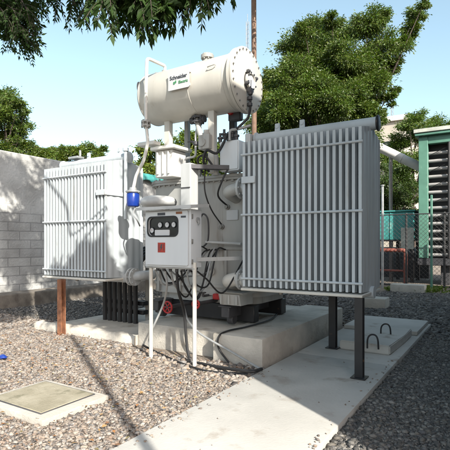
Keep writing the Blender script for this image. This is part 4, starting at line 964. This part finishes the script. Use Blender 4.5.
# dark pump under the tank
c = D(390,262,20.3); w = B(); box(w, (c.x-1.4, c.y+.9, -.1), (c.x+1.5, c.y+2.2, 1.0), .04, 2); lathe(w, (c.x-1.2, c.y+1.5, 1.0), (1,0,0), [(0,.3),(.05,.4),(2.1,.4),(2.2,.3)], 20); tag(obj('pump_housing', w, M['dark'], base=(c.x,c.y+1.5,0)), 'dark machine housing in the shade behind the teal tank stand', 'machine')

# utility building and pole that throw the shadows from beyond the right edge
ub = thing('utility_building', 'grey single storey building beyond the right edge of the view', 'building', (6, 7, 0))
cx_ = Z(302,406,.06); cx_ = V((cx_.x+(cx_.y-2.0)*SUN.x/-SUN.y, 2.0, 0))
w = B(); box(w, (cx_.x, 2.0, -.1), (11, 12.6, 7.55), .02); obj('wall', w, M['offdark'], ub)
w = B(); box(w, (cx_.x+.02, 2.02, 7.553), (10.98, 12.58, 7.66), .01); obj('roof', w, M['beige'], ub)
for t in (4.0, 7.0, 10.0):
    w = B(); box(w, (cx_.x-.02, t, 2.2), (cx_.x-.003, t+1.4, 4.2), .004); wn = obj('window', w, M['glass'], ub)
    w = B(); box(w, (cx_.x-.09, t-.1, 2.06), (cx_.x-.003, t+1.5, 2.16), .01); obj('sill', w, M['beige'], wn)
up = thing('utility_pole', 'slim grey pole just beyond the right edge of the view', 'pole', (0, 1, 0))
pz = Z(136,438,0); pk = (pz.y+.6)/-SUN.y; pz = V((pz.x+pk*SUN.x, -.6, 0)); up.location = pz*K
ph = (V((pz.x,pz.y,0))-V((-6.3,5.15,0))).length*math.tan(EL)
w = B(); tube(w, [(pz.x,pz.y,-.1),(pz.x,pz.y,ph)], .045, 12); obj('shaft', w, M['zinc'], up)
w = B(); lathe(w, (pz.x,pz.y,0), (0,0,1), [(0,.09),(.03,.09),(.04,.05)], 16); obj('base_collar', w, M['zinc'], up)

# small scrap on the gravel
c = Z(3,359,.02); w = B(); bmesh.ops.create_icosphere(w, subdivisions=2, radius=.06)
for v in w.verts: v.co = V((v.co.x*1.1, v.co.y*.7, v.co.z*.5))*random.uniform(.7,1.25)+c+V((0,0,.03))
tag(obj('crumpled_wrapper', w, M['blue'], base=c, sharp=15), 'crumpled bright blue plastic scrap on the gravel at the left edge', 'litter')

# ================================================================ LIGHT, SKY, CAMERA
sc = bpy.context.scene
wd = bpy.data.worlds.new('World'); sc.world = wd; wd.use_nodes = True
nt = wd.node_tree; sky = nt.nodes.new('ShaderNodeTexSky'); sky.sky_type = 'NISHITA'; sky.sun_disc = False
sky.sun_elevation = EL; sky.sun_rotation = math.atan2(SUN.x, SUN.y); sky.dust_density = 2.2; sky.air_density = 1.0; sky.ozone_density = 1.0
bg = nt.nodes['Background']; hs = nt.nodes.new('ShaderNodeHueSaturation'); hs.inputs['Saturation'].default_value = .82; hs.inputs['Hue'].default_value = .472; hs.inputs['Value'].default_value = 1.0; nt.links.new(sky.outputs[0], hs.inputs['Color']); nt.links.new(hs.outputs[0], bg.inputs['Color']); bg.inputs['Strength'].default_value = .15
sl = bpy.data.lights.new('sun', 'SUN'); sl.energy = 4.8; sl.angle = math.radians(.5); sl.color = (1, .95, .86)
so = bpy.data.objects.new('sun', sl); COL.objects.link(so); so.rotation_euler = SUN.to_track_quat('Z', 'Y').to_euler(); so.location = (5, -5, 12)
cam = bpy.data.cameras.new('camera'); co = bpy.data.objects.new('camera', cam); COL.objects.link(co)
co.location = (0, 0, CAMZ*K); co.rotation_euler = (math.radians(90), 0, math.radians(TH))
cam.sensor_width = 36; cam.lens = 36*449/450; cam.shift_y = 18/450; cam.clip_start = .05; cam.clip_end = 2000
sc.camera = co
vs = sc.view_settings; vs.view_transform = 'Standard'; vs.look = 'None'; vs.exposure = 1.0; vs.gamma = 1; vs.use_curve_mapping = False
sc.cycles.max_bounces = 8; sc.cycles.transparent_max_bounces = 8; sc.cycles.use_denoising = True
